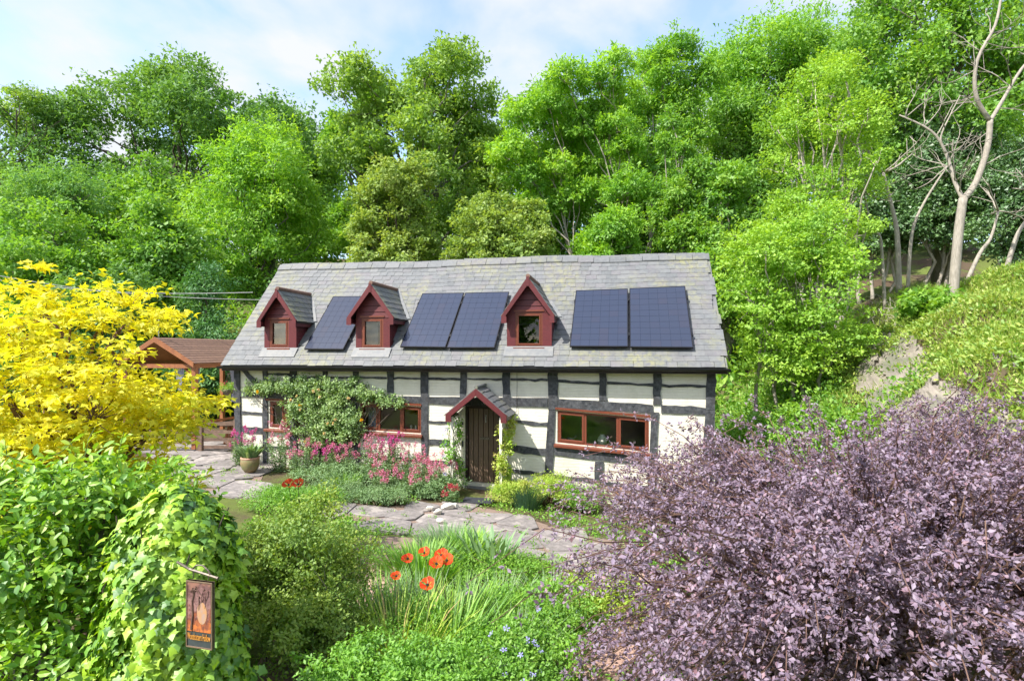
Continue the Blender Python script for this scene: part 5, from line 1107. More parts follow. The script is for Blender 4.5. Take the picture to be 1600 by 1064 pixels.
m = MB(); m.box(-sw, sw, 0.0, 0.022, 0.0, sh*2); m.build('board', M['signback'], sg)
m = MB(); m.box(-sw+0.012, sw-0.012, -0.004, 0.001, 0.125, sh*2-0.012); m.build('picture', M['sign'], sg)
# plain moonlit oval and bare branches in the picture
m = MB(); nn_ = 20; m.v = [(0.028+0.045*math.cos(a), -0.0055, 0.27+0.085*math.sin(a)) for a in np.linspace(0, 2*math.pi, nn_, endpoint=False)]; m.f = [tuple(range(nn_))]; m.build('picture_glow', solid('pale lilac paint', (0.42, 0.30, 0.27), (0.55, 0.28, 0.10), 18, 0.4, 0), sg)
m = MB(); rr_ = np.random.default_rng(5)
for k in range(9): a = (rr_.uniform(-.09, .09), -0.007, rr_.uniform(.36, .48)); b = (rr_.uniform(-.09, .09), -0.007, rr_.uniform(.28, .48)); m.tube(wob(rr_, a, b, 5, 0.05), [.004, .0035, .003, .002, .001], 4, False)
m.tube([(-.07, -.007, .14), (-.055, -.007, .25), (-.06, -.007, .36), (-.03, -.007, .46)], [.010, .007, .006, .004], 5)
m.build('painted_branch', M['twig'], sg)
mb = MB()
for x0, x1, z0, z1 in ((-sw, sw, 0, .008), (-sw, sw, 2*sh-.008, 2*sh), (-sw, -sw+.007, .008, 2*sh-.008), (sw-.007, sw, .008, 2*sh-.008)): mb.box(x0, x1, -0.007, 0.026, z0, z1)
mb.build('rim', solid('bronze rim', (0.22, 0.15, 0.10), None, 20, 0.5), sg)
cu = bpy.data.curves.new('lettering', 'FONT'); cu.body = 'Woodcutters Hollow'; cu.size = 0.05; cu.align_x = 'CENTER'; cu.extrude = 0.0015
to = bpy.data.objects.new('tmp_text', cu); COL.objects.link(to); bpy.context.view_layer.update(); me = bpy.data.meshes.new_from_object(to.evaluated_get(bpy.context.evaluated_depsgraph_get())); bpy.data.objects.remove(to)
me.materials.clear(); lt = link('lettering', me, M['gold'], sg); w0 = max(v.co.x for v in me.vertices)-min(v.co.x for v in me.vertices); lt.scale = ((2*sw-0.028)/w0, 1.5, 1); lt.rotation_euler = (R(90), 0, 0); lt.location = (0, -0.005, 0.062)
br = empty('sign_bracket', (c0.x, c0.y, c0.z+0.29), R(-14), label='rusty iron scroll bracket above the house sign', cat='bracket'); m = MB(); m.tube([(-0.30, 0.10, 0.035), (-0.10, 0.012, 0.03), (0.14, 0.012, -0.012), (0.16, 0.012, -0.016)], [0.011, 0.011, 0.010, 0.014], 6); m.build('arm', M['iron'], br)
m = MB(); m.tube([(-0.08, 0.012, 0.03), (-0.04, 0.012, 0.065), (0.02, 0.012, 0.07), (0.07, 0.012, 0.035), (0.09, 0.012, 0.0)], 0.007, 6); m.build('scroll', M['iron'], br)
for xx in (-0.07, 0.07): m = MB(); m.tube([(xx, 0.012, 0.02), (xx+.008, 0.012, 0.0), (xx, 0.012, -0.035)], 0.004, 5); m.build('hook', M['iron'], br)
# golden tree
r = np.random.default_rng(420); gc = (-6.0, 7.6); g = g1(*gc); gt = empty('golden_maple', (*gc, g), label='golden yellow leaved small tree in front of the gazebo', cat='tree')
lb = shape_lobes(r, 4.35, 3.4, 0.6-g, 4.4-g, 40, 0.27, 'dome'); pos, dd, nn, sz, rnd, c = crown(r, lb, 21000, 950, 0.26, 0.10, 0.32, 0.8, 0.4, 0.4, 0.3, -0.3, 0.5, 0.5)
big_leaves(gt, TRILOBE, pos, dd, nn, sz, rnd, 'goldleaf', 'leaf', 'leaf_mass'); limbs(r, lb, c, 4, 0.09, twigs=200, stems=4, spread_base=0.12, twr=0.008).build('trunk', M['twig'], gt, smooth=True)
# broad leaved shrub at the left
r = np.random.default_rng(430); pc = (-4.55, 5.7); g = g1(*pc); pt = empty('peony_shrub', (*pc, g), label='broad leaved glossy green shrub filling the corner beside the ivy', cat='shrub')
lb = shape_lobes(r, 3.4, 2.7, 0.4, 2.38-g, 30, 0.30, 'dome'); pos, dd, nn, sz, rnd, c = crown(r, lb, 18000, 900, 0.22, 0.09, 0.6, 0.7, 0.5, 0.45, 0.1, -0.4, 0.45, 0.5)
big_leaves(pt, OVAL, pos, dd, nn, sz, rnd, 'peony', 'leaf', 'leaf_mass'); limbs(r, lb, c, 2.5, 0.075, twigs=160, stems=4, spread_base=0.25, twr=0.010).build('stem', M['greybark'], pt, smooth=True)
rs = np.random.default_rng(436); mb = MB(); P_ = []; D_s = []
for k in range(46):
    l = lb[rs.integers(len(lb))]; b0 = np.array(l[:3]); e0 = b0+np.array([rs.normal()*.25, rs.normal()*.25, l[5]+rs.uniform(.15, .42)]); p = wob(rs, b0, e0, 6, .03); mb.tube(p, np.linspace(.008, .003, 6), 4, False); m_ = 14; tt = rs.uniform(.35, 1, m_); P_.append(b0+(e0-b0)*tt[:, None]); D_s.append(rsph(rs, m_)*np.array([1, 1, .4])+np.array([0, 0, .45]))
P_ = np.concatenate(P_); D_s = np.concatenate(D_s); foliage('young_shoot', OVAL, P_, D_s, nrmz(rsph(rs, len(P_))*.5+np.array([0, 0, .7])), .08+.05*rs.random(len(P_)), .55+.45*rs.random(len(P_)), M['peony'], pt, kind='stuff'); mb.build('shoot_stem', M['stem'], pt)
bush('fern_clump', 'shaded green fronds at the foot of the broad leaved shrub', (-3.95, 4.55), 0.75, 0.75, 5000, 160, 0.18, 0.075, 'mid', 431, SLIM)
# ------------------------------------------------------------------ bed along the wall
def wallpt(px, v, z=None): u = wl(px, 700, v)[0]; p = h2w(u, v, 0); return (p.x, p.y)
def tufts(name, label, c, rad, h, n, mat, seed, width=1.0, cat='plant', group=None, lean=0.35, part='blade_mass'):
    r = np.random.default_rng(seed); g = g1(*c); t = empty(name, (*c, g), label=label, cat=cat, group=group); a = r.uniform(0, 6.28, n); q = rad*np.sqrt(r.random(n))
    pos = np.stack([q*np.cos(a), q*np.sin(a), np.full(n, -0.02)], -1); d = nrmz(np.stack([np.cos(a)*lean*(q/rad)+r.normal(size=n)*.12, np.sin(a)*lean*(q/rad)+r.normal(size=n)*.12, np.ones(n)], -1))
    tm = (BLADE[0]*np.array([1, width, 1]), BLADE[1]); out_ = np.stack([np.cos(a), np.sin(a), np.zeros(n)], -1); foliage(part, tm, pos, d, nrmz(out_+rsph(r, n)*.3), h*(0.55+0.55*r.random(n)), r.random(n), M[mat], t, kind='stuff'); return t
def valerian(px, v, h, rad, seed, label, fl='pinkflower', nst=26, group='pink valerian along the wall'):
    r = np.random.default_rng(seed); c = wallpt(px, v); g = g1(*c); t = empty('valerian', (*c, g), label=label, cat='flower', group=group); mb = MB(); P = []; Dd = []; FP = []
    for k in range(nst):
        a = r.uniform(0, 6.28); q = rad*math.sqrt(r.random()); b = np.array([q*math.cos(a)*.5, q*math.sin(a)*.5, -0.03]); hh = h*r.uniform(.6, 1.05); e = np.array([q*math.cos(a)+r.normal()*.05, q*math.sin(a)+r.normal()*.05, hh]); p = wob(r, b, e, 6, 0.03); mb.tube(p, np.linspace(.006, .003, 6), 4, False)
        m = 40; tt = r.uniform(0.03, 0.78, m); f = p[0]+(p[-1]-p[0])*tt[:, None]; P.append(f+rsph(r, m)*0.075*(1.2-tt[:, None])); Dd.append(rsph(r, m)*np.array([1, 1, .4])+np.array([0, 0, .3]))
        if r.random() < 0.85: m = 34; FP.append(e)
    P = np.concatenate(P); Dd = np.concatenate(Dd); n = len(P); foliage('foliage', SLIM, P, Dd, nrmz(rsph(r, n)*.6+np.array([0, 0, .6])), 0.06+0.05*r.random(n), r.random(n), M['silver'], t); mb.build('stem', M['stem'], t)
    for e in FP:
        o = link('flower_head', FH[fl][r.integers(3)], None, t); o.location = e; o.rotation_euler = (r.normal()*.15, r.normal()*.15, r.uniform(0, 6)); o.scale = (r.uniform(.8, 1.2),)*3
FH = {}
for fl in ('pinkflower', 'magenta', 'redflower'):
    FH[fl] = []
    for k in range(3):
        r = np.random.default_rng(k); m = 34; Q = rsph(r, m)*(r.random((m, 1))**.5)*np.array([.05, .05, .075]); Vv, Ff = spread(LEAF, Q, rsph(r, m), rsph(r, m), 0.028+.018*r.random(m)); me = np_mesh('flower_head', Vv, Ff, np.repeat(r.random(m), 2), smooth=None); me.materials.append(M[fl]); FH[fl].append(me)
VL = 'pink flowered valerian clump growing against the cottage wall'
for k, (px, v, h, rd, fl) in enumerate([(380, -0.45, 1.0, .3, 'magenta'), (437, -0.5, 1.25, .35, 'pinkflower'), (470, -0.75, 0.95, .4, 'pinkflower'), (505, -0.6, 0.85, .4, 'magenta'), (540, -0.7, 0.9, .4, 'pinkflower'), (575, -0.55, 1.15, .35, 'pinkflower'),
        (605, -0.8, 0.85, .4, 'pinkflower'), (612, -0.4, 1.2, .3, 'magenta'), (640, -0.65, 1.05, .4, 'pinkflower'), (668, -0.8, 0.9, .4, 'pinkflower'), (690, -0.95, 0.8, .35, 'pinkflower'), (655, -1.2, 0.6, .4, 'pinkflower'), (600, -1.3, 0.55, .4, 'pinkflower')]):
    valerian(px, v, h, rd, 500+k, 'magenta flowered valerian standing taller against the cottage wall' if fl == 'magenta' else VL, fl)
valerian(708, -1.45, 0.42, .2, 520, 'crimson valerian spilling over the white stones by the porch', 'redflower', 12, None)
bush('wall_bed_plants', 'grey green leafy cover in the bed below the rose', wallpt(540, -1.0), 1.9, 0.45, 12000, 320, 0.17, 0.07, 'silver', 530, SLIM, cat='plants', ry=0.45, lobes=14, ls=0.3)
bush('wall_bed_plants', 'grey green leafy cover between rose bed and porch', wallpt(665, -1.05), 1.0, 0.5, 9000, 260, 0.16, 0.07, 'silver', 531, SLIM, cat='plants', ry=0.5, lobes=12, ls=0.35)
tufts('grass_tuft', 'bright green grassy tuft under the climbing rose', wallpt(537, -1.55), .3, .45, 420, 'fresh', 532)
# hedge right of the porch
for k, (px, v, rd, h, lb) in enumerate([(800, -0.95, .55, .62, 'yellow green leafy mound beside the right porch post'), (862, -0.95, .8, .75, 'yellow green leafy mound below the wide window, the larger one'), (915, -0.95, .7, .8, 'bright green leafy mound under the wall post by the barberry')]):
    bush('euonymus_mound', lb, wallpt(px, v), rd, h, 8000, 240, 0.13, 0.055, 'hedge' if k < 2 else 'fresh', 540+k, SLIM, lobes=12, ry=0.5, ls=0.42)
tufts('lavender', 'blue green lavender tuft between the yellow green mounds', wallpt(823, -1.15), .28, .55, 900, 'lavender', 545, 0.5)
# climbing rose
M['roseleaf'] = leafmat('rose leaves', [(0.12, 0.23, 0.07), (0.22, 0.36, 0.10), (0.36, 0.48, 0.16)], 0.35, 0.09, 0.35)
r = np.random.default_rng(550); u0 = wl(505, 700)[0]; b = h2w(u0, -0.2, 0); g = g1(b.x, b.y); cr = empty('climbing_rose', (b.x, b.y, g), H_RZ, label='climbing rose with cream blooms trained over the wall and windows', cat='rose')
lob = []
for (px, py, sx, sz, v) in [(400, 608, 20, 10, -.12), (430, 606, 26, 13, -.15), (465, 608, 34, 18, -.2), (505, 605, 36, 18, -.22), (545, 610, 34, 18, -.22), (585, 622, 30, 11, -.18), (615, 630, 18, 7, -.14), (480, 635, 34, 22, -.22), (515, 640, 36, 24, -.25), (475, 665, 26, 22, -.2), (512, 672, 34, 24, -.22), (540, 655, 24, 24, -.2), (500, 695, 26, 16, -.2), (545, 680, 14, 14, -.16)]:
    u, z = wl(px, py, v); s = 14.4/F; lob.append((u-u0, v+0.2, z-g, sx*s, 0.16, sz*s))
pos, dd, nn, sz, rnd, c = crown(r, lob, 19000, 620, 0.12, 0.065, 0.8, 0.35, 0.5, 0.7, 0.3, -0.8, 0.3, stray=0.6); pos[:, 1] = np.minimum(pos[:, 1], 0.15); nn[:, 1] -= 0.5; foliage('foliage', LEAF, pos, dd, nrmz(nn), sz, rnd, M['roseleaf'], cr)
mb = MB()
for l in lob:
    for k in range(3): mb.tube(wob(r, (r.normal()*.08, 0.05, -0.05), (l[0]+r.normal()*.1, 0.08, l[2]), 8, 0.03, 0.02), np.linspace(.022, .006, 8), 5, False)
mb.build('stem', M['bark'], cr)
def bloom(parent, p, size, mat, seed, name='bloom'):
    r = np.random.default_rng(seed); n = 14; d = rsph(r, n); d[:, 1] = -abs(d[:, 1]); Vv, Ff = spread(T([(0, 0, 0), (.5, .45, .1), (1, 0, .2), (.5, -.45, .1)], [(0, 2, 1), (0, 3, 2)]), d*0.1*size, nrmz(d+np.array([0, -.4, .2])), rsph(r, n), size*np.ones(n)); o = link(name, np_mesh(name, Vv, Ff, np.repeat(r.random(n), 2)), M[mat], parent); o.location = p
for k in range(15):
    px, py = [(403, 612), (490, 611), (500, 620), (507, 677), (513, 662), (565, 656), (525, 655), (545, 622), (470, 640), (455, 625)][k % 10]; u, z = wl(px+r.normal()*(0 if k < 10 else 22), py+r.normal()*(0 if k < 10 else 12), -0.42); bloom(cr, (u-u0, -0.22, z-g), 0.055, 'rosepetal' if k % 5 else 'yellowpetal', 560+k)
# porch climbers
for k, (uu, lb, mat, fl) in enumerate([(pl_, 'purple clematis twining up the left porch trellis', 'fresh', 'lilac'), (pr_, 'yellow green honeysuckle twining up the right porch trellis', 'hedge', None)]):
    r = np.random.default_rng(590+k); p = h2w(uu, -0.5, 0); g = g1(p.x, p.y); t = empty('clematis' if k == 0 else 'honeysuckle', (p.x, p.y, g), H_RZ, label=lb, cat='climber')
    lo = [(r.normal()*.04+(0.06 if k else -.05), r.uniform(-.42, .3), zz, .13, .22, .22) for zz in np.linspace(.3, pez-g-.25, 9)]; pos, dd, nn, sz, rnd, c = crown(r, lo, 2600 if k else 1500, 150, .09, .07, .8, .4, .5, .6, .3, -.9, .2); foliage('foliage', LEAF, pos, dd, nn, sz, rnd, M[mat], t)
    mb = MB()
    for q in range(7): mb.tube(wob(r, (0, r.uniform(-.4, .3), -.03), (r.normal()*.04, r.uniform(-.4, .3), pez-g-.3), 8, .04), np.linspace(.012, .005, 8), 5, False)
    mb.build('stem', M['bark'], t)
    if fl:
        for q in range(8):
            z = r.uniform(.5, pez-g-.3); me = np_mesh('bloom', STAR[0], STAR[1], np.full(5, .5)); o = link('bloom', me, M[fl], t); o.location = (-.16, r.uniform(-.5, -.1), z); o.rotation_euler = (R(80)+r.normal()*.3, 0, r.normal()*.5); o.scale = (.11,)*3
# pots
def pot(name, label, x, y, prof, mat, plant=None):
    g = g1(x, y); t = empty(name, (x, y, g+0.05), label=label, cat='pot'); m = MB(); m.lathe(prof, n=24); m.build('body', M[mat], t, smooth=True)
    rr = prof[-1][0]; zz = prof[-1][1]; m = MB(); m.lathe([(rr+.02, zz-.035), (rr+.03, zz-.02), (rr+.03, zz+.015), (rr+.005, zz+.02), (rr-.03, zz-.005)], n=24); m.build('rim', M['terracotta'], t, smooth=True); m = MB(); m.lathe([(rr-.025, zz-.012), (0.001, zz-.004)], n=24); m.build('soil', M['soil'], t); return t, zz
p = gp(391, 740); t, zz = pot('plant_pot', 'green glazed pot with leafy seedlings beside the left wall corner', p.x, p.y, [(.13, 0), (.19, .08), (.235, .22), (.225, .32), (.20, .36)], 'potglaze')
tufts('potted_seedlings', 'leafy green seedlings growing in the glazed pot', (p.x, p.y), .15, .42, 90, 'silver', 601, 4.0, lean=.6).location.z += zz+0.04
cpt = wallpt(966, -0.45); t, zz = pot('terracotta_pot', 'small terracotta pot beside the barberry under the wall', cpt[0], cpt[1], [(.07, 0), (.085, .08), (.10, .2)], 'terracotta'); t.location.z = -0.13
m = MB(); m.lathe([(.16, 0), (.15, .14), (.12, .18)], n=10); pl0 = empty('pot_stand', (cpt[0], cpt[1], g1(*cpt)), label='low stone block under the small terracotta pot', cat='stand'); m = MB(); m.box(-.14, .14, -.12, .12, -.05, -0.13-g1(*cpt)); m.build('block', M['whiterock'], pl0, bevel=.02)
# ------------------------------------------------------------------ poppies, irises, geraniums
def poppy(p, size, seed, label, gz):
    r = np.random.default_rng(seed); t = empty('poppy', (p.x, p.y, gz), label=label, cat='flower', group='scarlet poppies in the front bed'); h = p.z-gz; m = MB(); m.tube(wob(r, (r.normal()*.05, r.normal()*.05, -.02), (0, 0, h), 6, .02), .006, 5, False); m.build('stem', M['stem'], t)
    ct, st = math.cos(.6+r.normal()*.2), math.sin(.6); tilt_ = lambda x, y_, z: (x, y_*ct-z*st, h+y_*st+z*ct)
    for k in range(6):
        a = k*1.047+r.normal()*.15; R0 = size*(1 if k % 2 else .9); V_ = []; F_ = []; nu, nv = 5, 4
        for j in range(nv):
            q = j/(nv-1)
            for i in range(nu):
                b = a+(i/(nu-1)-.5)*1.25*(0.35+.65*q); rad = R0*(.12+.88*q); V_.append(tilt_(rad*math.cos(b), rad*math.sin(b), size*(.55*q**.7+.10*math.sin(i*2.4+k)*q)-size*.12))
        for j in range(nv-1):
            for i in range(nu-1): F_.append((j*nu+i, j*nu+i+1, (j+1)*nu+i+1, (j+1)*nu+i))
        o = link('petal', np_mesh('petal', V_, F_, np.full(len(F_), r.random()), smooth=True), M['poppy'], t)
    m = MB(); m.lathe([(.001, 0), (size*.2, size*.02), (size*.16, size*.2), (.001, size*.24)], (0, 0, h), 10); m.build('centre', M['blackeye'], t)
PO = [(637, 873, .075, 'scarlet poppy set apart beside the brick path'), (663, 864, .07, 'scarlet poppy just behind the main cluster'), (690, 868, .085, 'scarlet poppy in the cluster of three'), (682, 881, .085, 'scarlet poppy in the cluster of three'), (698, 876, .085, 'scarlet poppy in the cluster of three'), (619, 900, .06, 'half opened orange poppy low beside the brick path'), (668, 914, .08, 'scarlet poppy lowest of the bed, above the green shrub')]
for k, (px, py, s, lb) in enumerate(PO): y = 7.25-(py-864)*.022; p = at(px, py, y); poppy(p, s*1.05, 610+k, lb, g1(p.x, p.y))
for k, (px, py, s, lb) in enumerate([(451, 758, .10, 'scarlet poppy behind the box shrub, the paler left one of two'), (466, 757, .10, 'scarlet poppy behind the box shrub beside its twin')]): p = at(px, py, 9.3); poppy(p, s, 620+k, lb, g1(p.x, p.y))
p = gp(770, 893); tufts('iris_clump', 'blue green sword leaved iris clump beside the path', (p.x, p.y), .34, .72, 60, 'irisleaf', 630, 2.4, lean=.35); p = gp(735, 875); tufts('daylily_clump', 'arching bright green daylily tuft behind the iris', (p.x, p.y), .32, .55, 330, 'fresh', 631, 1.2, lean=.8)
p = gp(700, 865); tufts('catmint_clump', 'soft grey green tuft between path and poppies', (p.x, p.y), .5, .5, 600, 'silver', 632, .7, lean=.7); p = gp(665, 880); tufts('poppy_foliage', 'fine green poppy leaves below the scarlet flowers', (p.x, p.y-.5), .55, .5, 900, 'fresh', 633, .8, lean=.6)
p = gp(720, 930)
for k, (px, py, mt, h, n_) in enumerate([(600, 905, 'fresh', .5, 260), (650, 930, 'silver', .6, 300), (720, 925, 'fresh', .55, 300), (780, 915, 'silver', .5, 260), (840, 930, 'hedge', .45, 240), (700, 990, 'fresh', .7, 300), (620, 1000, 'hedge', .75, 260), (800, 985, 'silver', .5, 240), (860, 900, 'silver', .45, 220), (560, 940, 'fresh', .5, 220)]):
    q = gp(px, py+60); tufts('wild_tuft', ('wispy bright green seedheads rising through the front bed', 'wispy grey green stems rising through the front bed', 'wispy yellow green stems rising through the front bed')[('fresh', 'silver', 'hedge').index(mt)], (q.x, q.y), .38, h*1.25, n_, mt, 670+k, .45, group='wispy growth in the front bed', lean=.5)
def geranium(c, rad, h, nf, seed, label, fs=.058):
    t = bush('geranium_clump', label, c, rad, h, 7000, 220, .12, .045, 'mid', seed, IVY if False else LEAF, cat='flower', group='blue geraniums', lobes=9); r = np.random.default_rng(seed+5)
    me = np_mesh('bloom', STAR[0], STAR[1], np.linspace(0, 1, 5)); me.materials.append(M['lilac'])
    for k in range(nf):
        a = r.uniform(0, 6.28); q = rad*math.sqrt(r.random())*.95; o = link('bloom', me, None, t); o.location = (q*math.cos(a), q*math.sin(a)-.05, h*math.sqrt(max(.1, 1-(q/rad)**2))+.04); o.rotation_euler = (r.normal()*.4+.45, r.normal()*.3, r.uniform(0, 6)); o.scale = (fs*r.uniform(1, 1.5),)*3
geranium((-0.05, 6.0), .55, .66, 26, 640, 'green clump dotted with pale blue flowers beside the purple barberry'); geranium((0.22, 5.35), .5, .55, 26, 641, 'blue flowered clump spilling over the brick path'); geranium((0.45, 7.0), .6, .5, 14, 642, 'sparsely flowered clump behind the other blue geraniums')
geranium((-3.35, 8.6), .55, .62, 10, 643, 'clump with large lilac flowers behind the box shrub', .10)
bush('bed_cover', 'low mixed green cover under the barberry edge', (1.3, 8.2), .9, .4, 8000, 220, .14, .05, 'hedge', 650, cat='plants', ry=.7); bush('bed_cover', 'bright green cover behind the box shrub beside the path', (-3.1, 9.4), 1.3, .45, 9000, 240, .16, .06, 'fresh', 651, cat='plants', ry=.7, tm=SLIM)
bush('bed_cover', 'green leafy cover below the barberry sprays', (2.6, 4.6), 1.6, .8, 12000, 300, .2, .06, 'mid', 652, cat='plants', ry=1.2)
bush('bed_cover', 'bright green low plants beside the flags near the glazed pot', (-4.6, 12.0), 1.2, .4, 9000, 240, .16, .06, 'fresh', 654, cat='plants', ry=.7, tm=SLIM)
bush('bed_cover', 'green low plants along the inner edge of the flagged path', (-2.9, 12.55), .9, .32, 7000, 240, .14, .055, 'silver', 655, cat='plants', ry=.28, tm=SLIM)
bush('bed_cover', 'leafy cover in the shade at the foot of the ivy post', (-2.2, 4.6), .8, .4, 6000, 200, .16, .06, 'mid', 653, cat='plants', ry=.6)
r = np.random.default_rng(660); x, y = scatter_ground(r, 900, (-5, 4.5), (4.5, 13), lambda x, y: (hv(x, y) < -1.2)); PW = [gp(*p) for p in path_poly]; PB = [gp(*p) for p in brick_poly]; B2 = [gp(*p) for p in [(700, 1010), (930, 985), (1000, 900), (1060, 900), (1060, 960), (960, 1062), (760, 1062)]]
kk = np.array([not any(inpoly((a, b), [(q.x, q.y) for q in P]) for P in (PW, PB, B2)) for a, b in zip(x, y)]); mass('garden_ground_cover', r, x[kk], y[kk], 0.16, 44, 0.2, 0.055, M['fresh'], kind='stuff', label='low seedlings and weeds between the garden plants', cat='ground cover')
r = np.random.default_rng(665); x, y = scatter_ground(r, 420, (-8, 3.5), (9.5, 16.5)); kk = np.array([inpoly((a, b), [(q.x, q.y) for q in PW]) for a, b in zip(x, y)]) & (r.random(len(x)) < .8)
mass('path_weeds', r, x[kk], y[kk], 0.09, 30, 0.10, 0.04, M['fresh'], kind='stuff', label='small weeds and moss growing in the path joints', cat='weeds')
bush('bed_cover', 'green cover spilling over the flags between pot and rose bed', (-4.0, 12.9), .8, .34, 6000, 200, .14, .055, 'silver', 656, cat='plants', ry=.4, tm=SLIM); bush('bed_cover', 'low green plants spilling over the front edge of the path', (-.2, 9.0), 1.2, .36, 8000, 240, .14, .05, 'fresh', 657, cat='plants', ry=.4, tm=SLIM)
# ------------------------------------------------------------------ gazebo
GZ = 17.0; ga = at(248, 528, GZ); hw_ = 1.22; gL = 4.4; gg = g1(ga.x, ga.y); gz_ = empty('gazebo', (ga.x, ga.y, gg), H_RZ, label='open timber gazebo with brown shingled roof beside the cottage', cat='gazebo'); za = ga.z-gg; ze = za-.76
for sgn in (-1, 1):
    ex = sgn*hw_*1.08
    m = MB(); c = [(0, -.1, za), (0, gL, za), (ex, gL, ze), (ex, -.1, ze)]; m.hexa(c, [(a, b, z-.03) for a, b, z in c]); m.build('roof_deck', M['cedar'], gz_)
    nrow = 11
    for j in range(nrow):
        t0, t1 = j/nrow, (j+1.25)/nrow; c = [(ex*(1-t0)+sgn*.01, -.13, ze+(za-ze)*t0+.022), (ex*(1-t0)+sgn*.01, gL+.03, ze+(za-ze)*t0+.022), (ex*(1-min(t1, 1)), gL+.03, ze+(za-ze)*min(t1, 1)+.012), (ex*(1-min(t1, 1)), -.13, ze+(za-ze)*min(t1, 1)+.012)]
        MB().hexa(c, [(a, b, z-.012) for a, b, z in c]).build('roof_board', M['shingle'], gz_)
    m = MB(); c = [(0, za+.03), (ex, ze+.03), (ex, ze-.11), (0, za-.13)]; m.hexa([(a, -.18, b) for a, b in c], [(a, -.14, b) for a, b in c]); m.build('bargeboard', M['cedar'], gz_)
    m = MB(); m.box(min(ex*.92, ex*.86), max(ex*.92, ex*.86), 0, gL, ze-.14, ze-.0); m.build('wall_plate', M['cedar'], gz_)
    for yy in (0.06, gL-.1):
        m = MB(); m.box(ex*.89-.065, ex*.89+.065, yy-.06, yy+.07, -.05, ze-.14); m.build('post', M['cedar'], gz_)
    m = MB(); m.tube([(ex*.89, .1, ze-.5), (ex*.6, .1, ze-.12)], .04, 4); m.build('brace', M['cedar'], gz_)
    m = MB(); m.box(ex*.89-.03, ex*.89+.03, .2, gL-.2, .75, .82); m.build('rail', M['cedar'], gz_)
m = MB(); m.box(-hw_*.96, hw_*.96, .02, .1, ze-.14, ze-.02); m.build('tie_beam', M['cedar'], gz_)
def finial():
    t = empty('weather_vane', (ga.x, ga.y, ga.z+.03), H_RZ, label='small pale cross shaped weather vane on the gazebo ridge', cat='weather vane'); m = MB(); m.tube([(0, 0, 0), (0, 0, .5)], .014, 6); m.build('rod', M['alu'], t); m = MB(); m.box(-.10, .10, -.01, .01, .28, .31); m.build('arm', M['alu'], t); m = MB(); m.tube([(0, 0, .44), (0, 0, .48), (0, 0, .52)], [.01, .03, .01], 8); m.build('knob', M['alu'], t)
finial()
def gpart(x, y, z): c, s = math.cos(H_RZ), math.sin(H_RZ); return (ga.x+x*c-y*s, ga.y+x*s+y*c, gg+z)
for k, (x, y, lb) in enumerate([(1.05, .25, 'pale lilac curtain tied to the front corner post of the gazebo'), (1.1, 1.9, 'grey striped curtain gathered at the side of the gazebo'), (0.55, .2, 'pale curtain hanging in the front opening of the gazebo')]):
    t = empty('gazebo_curtain', gpart(x, y, ze-1.3), H_RZ, label=lb, cat='curtain'); m = MB(); n = 24
    for i in range(n+1):
        a = i/n; f = .035*math.sin(a*31)
        for q, (zz, ww) in enumerate(((0, .22), (.5, .13), (1.15, .34))): m.v.append(((a-.5)*ww, f*(ww/.3), zz))
        if i: b = 3*i; m.f += [(b-3, b, b+1, b-2), (b-2, b+1, b+2, b-1)]
    m.build('cloth', M['curtain'], t, smooth=True)
def seat_set():
    t = empty('picnic_table', gpart(1.75, 1.0, 0), H_RZ, label='round timber table beside the gazebo bench', cat='table'); m = MB(); m.lathe([(.5, .68), (.52, .70), (.52, .73), (.5, .745)], n=20); m.build('top', M['weathered'], t)
    for a in (0.8, 2.9, 5.0): m = MB(); m.tube([(.38*math.cos(a), .38*math.sin(a), 0), (.15*math.cos(a), .15*math.sin(a), .69)], .055, 6); m.build('leg', M['cedar'], t)
    t = empty('garden_bench', gpart(2.4, 1.9, 0), H_RZ, label='orange timber bench with green cushion beside the gazebo', cat='bench')
    for k in range(3): m = MB(); m.box(-.75, .75, -.25+k*.17, -.10+k*.17, .42, .46); m.build('seat_slat', M['cedar'], t)
    for k in range(4): m = MB(); m.box(-.75, .75, .27+k*.02, .30+k*.02, .55+k*.11, .64+k*.11); m.build('back_slat', M['cedar'], t)
    for sx in (-.68, .68):
        for yy in (-.2, .25): m = MB(); m.box(sx-.04, sx+.04, yy-.04, yy+.04, 0, .42 if yy < 0 else .98); m.build('leg', M['cedar'], t)
    t = empty('cushion', gpart(2.4, 1.85, .465), H_RZ, label='dark green seat cushion lying on the bench', cat='cushion'); m = MB(); m.box(-.55, .55, -.2, .22, 0, .09); m.build('pad', M['cushion'], t, bevel=.03)
    t = empty('cushion', gpart(2.0, 2.05, .56), H_RZ, label='plum cushion propped against the bench back', cat='cushion'); m = MB(); m.box(-.2, .2, -.06, .06, 0, .36); m.build('pad', M['cushion2'], t, bevel=.04)
seat_set()
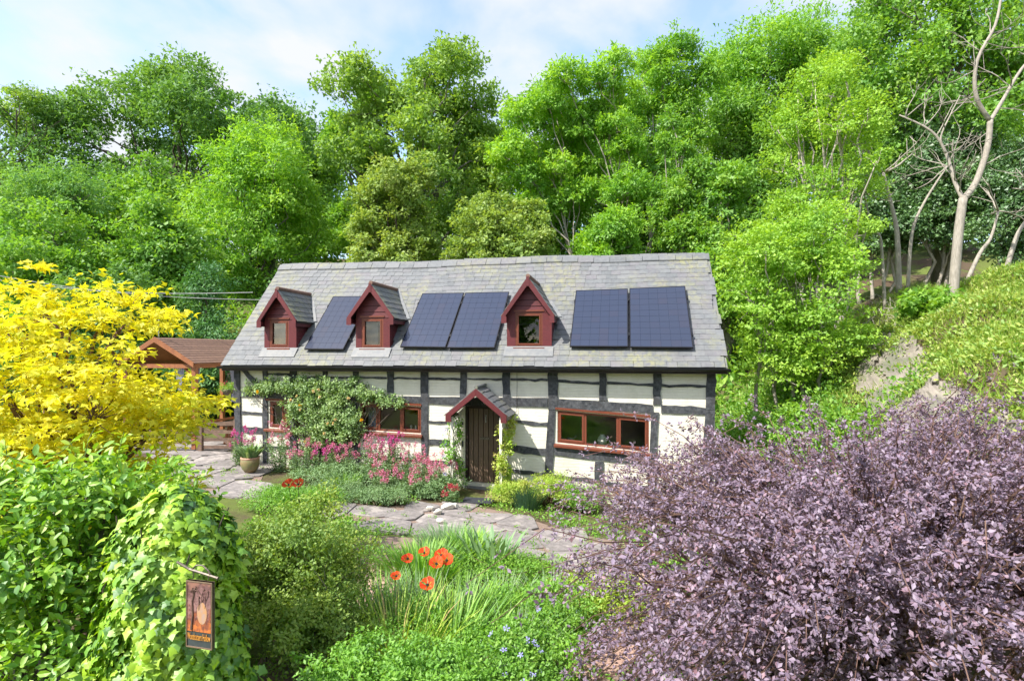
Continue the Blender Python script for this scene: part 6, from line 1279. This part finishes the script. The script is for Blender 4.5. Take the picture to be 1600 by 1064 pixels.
# gate between gazebo and cottage, rails to the left
def gate():
    y = 16.6; a = at(314, 700, y); b = at(369, 702, y); g = g1((a.x+b.x)/2, y); t = empty('field_gate', (a.x, y, g), label='low brown timber gate between gazebo and cottage corner', cat='gate'); W = b.x-a.x
    for z in (.12, .34, .56, .80): m = MB(); m.box(0.05, W-.02, -.02, .02, z, z+.085); m.build('rail', M['weathered'], t)
    m = MB(); m.hexa([(.08, -.045, .76), (.16, -.045, .8), (W-.05, -.045, .22), (W-.12, -.045, .16)], [(.08, -.022, .76), (.16, -.022, .8), (W-.05, -.022, .22), (W-.12, -.022, .16)]); m.build('brace', M['weathered'], t)
    for xx in (0.0, W): m = MB(); m.box(xx-.05, xx+.05, -.06, .06, -.1, .98); m.build('post', M['weathered'], t)
    x1 = at(150, 700, y).x; t = empty('post_fence', (x1, y, g1(x1, y)), label='low brown rail fence running from gate towards the golden tree', cat='fence'); W = a.x-.1-x1
    for z in (.25, .55, .82): m = MB(); m.box(0, W, -.02, .02, z, z+.09); m.build('rail', M['weathered'], t)
    for k in range(4): m = MB(); m.box(W*k/3-.05, W*k/3+.05, .02, .11, -.2, .98); m.build('post', M['weathered'], t)
gate()
t = empty('hanging_basket', h2w(-.12, .1, 2.05), label='small hanging basket of trailing plants under the left eave', cat='basket'); m = MB(); m.lathe([(.03, 0), (.12, .06), (.16, .16), (.15, .17)], n=14); m.build('bowl', M['iron'], t, smooth=True); m = MB()
for a in (0, 2.1, 4.2): m.tube([(.15*math.cos(a), .15*math.sin(a), .17), (0, 0, .6)], .004, 4)
m.build('chain', M['iron'], t); r = np.random.default_rng(700); pos, dd, nn, sz, rnd, c = crown(r, [(0, 0, .2, .2, .2, .14)], 500, 40, .08, .06, .8); foliage('foliage', SLIM, pos, dd, nn, sz, rnd, M['mid'], t); pos, dd, nn, sz, rnd, c = crown(r, [(0, 0, .22, .2, .2, .14)], 60, 20, .05, .04, .8); foliage('bloom', LEAF, pos, dd, nn, sz, rnd, M['redflower'], t)
m = MB(); m.box(-.01, .01, -.01, .12, .59, .62); m.build('bracket', M['iron'], t)
# overhead cables
for (p0, p1, lb) in [((-40, 424), (420, 469), 'upper grey overhead cable running to the cottage'), ((-40, 432), (395, 457), 'thin grey overhead cable beside the thicker one')]:
    a = at(*p0, 20.0); b = at(p1[0], p1[1], 18.2); t = empty('overhead_cable', a, label=lb, cat='cable'); m = MB(); n = 16; m.tube([(a.lerp(b, i/n)-a)+Vector((0, 0, -.25*math.sin(math.pi*i/n))) for i in range(n+1)], .011, 5); m.build('wire', M['cable'], t)
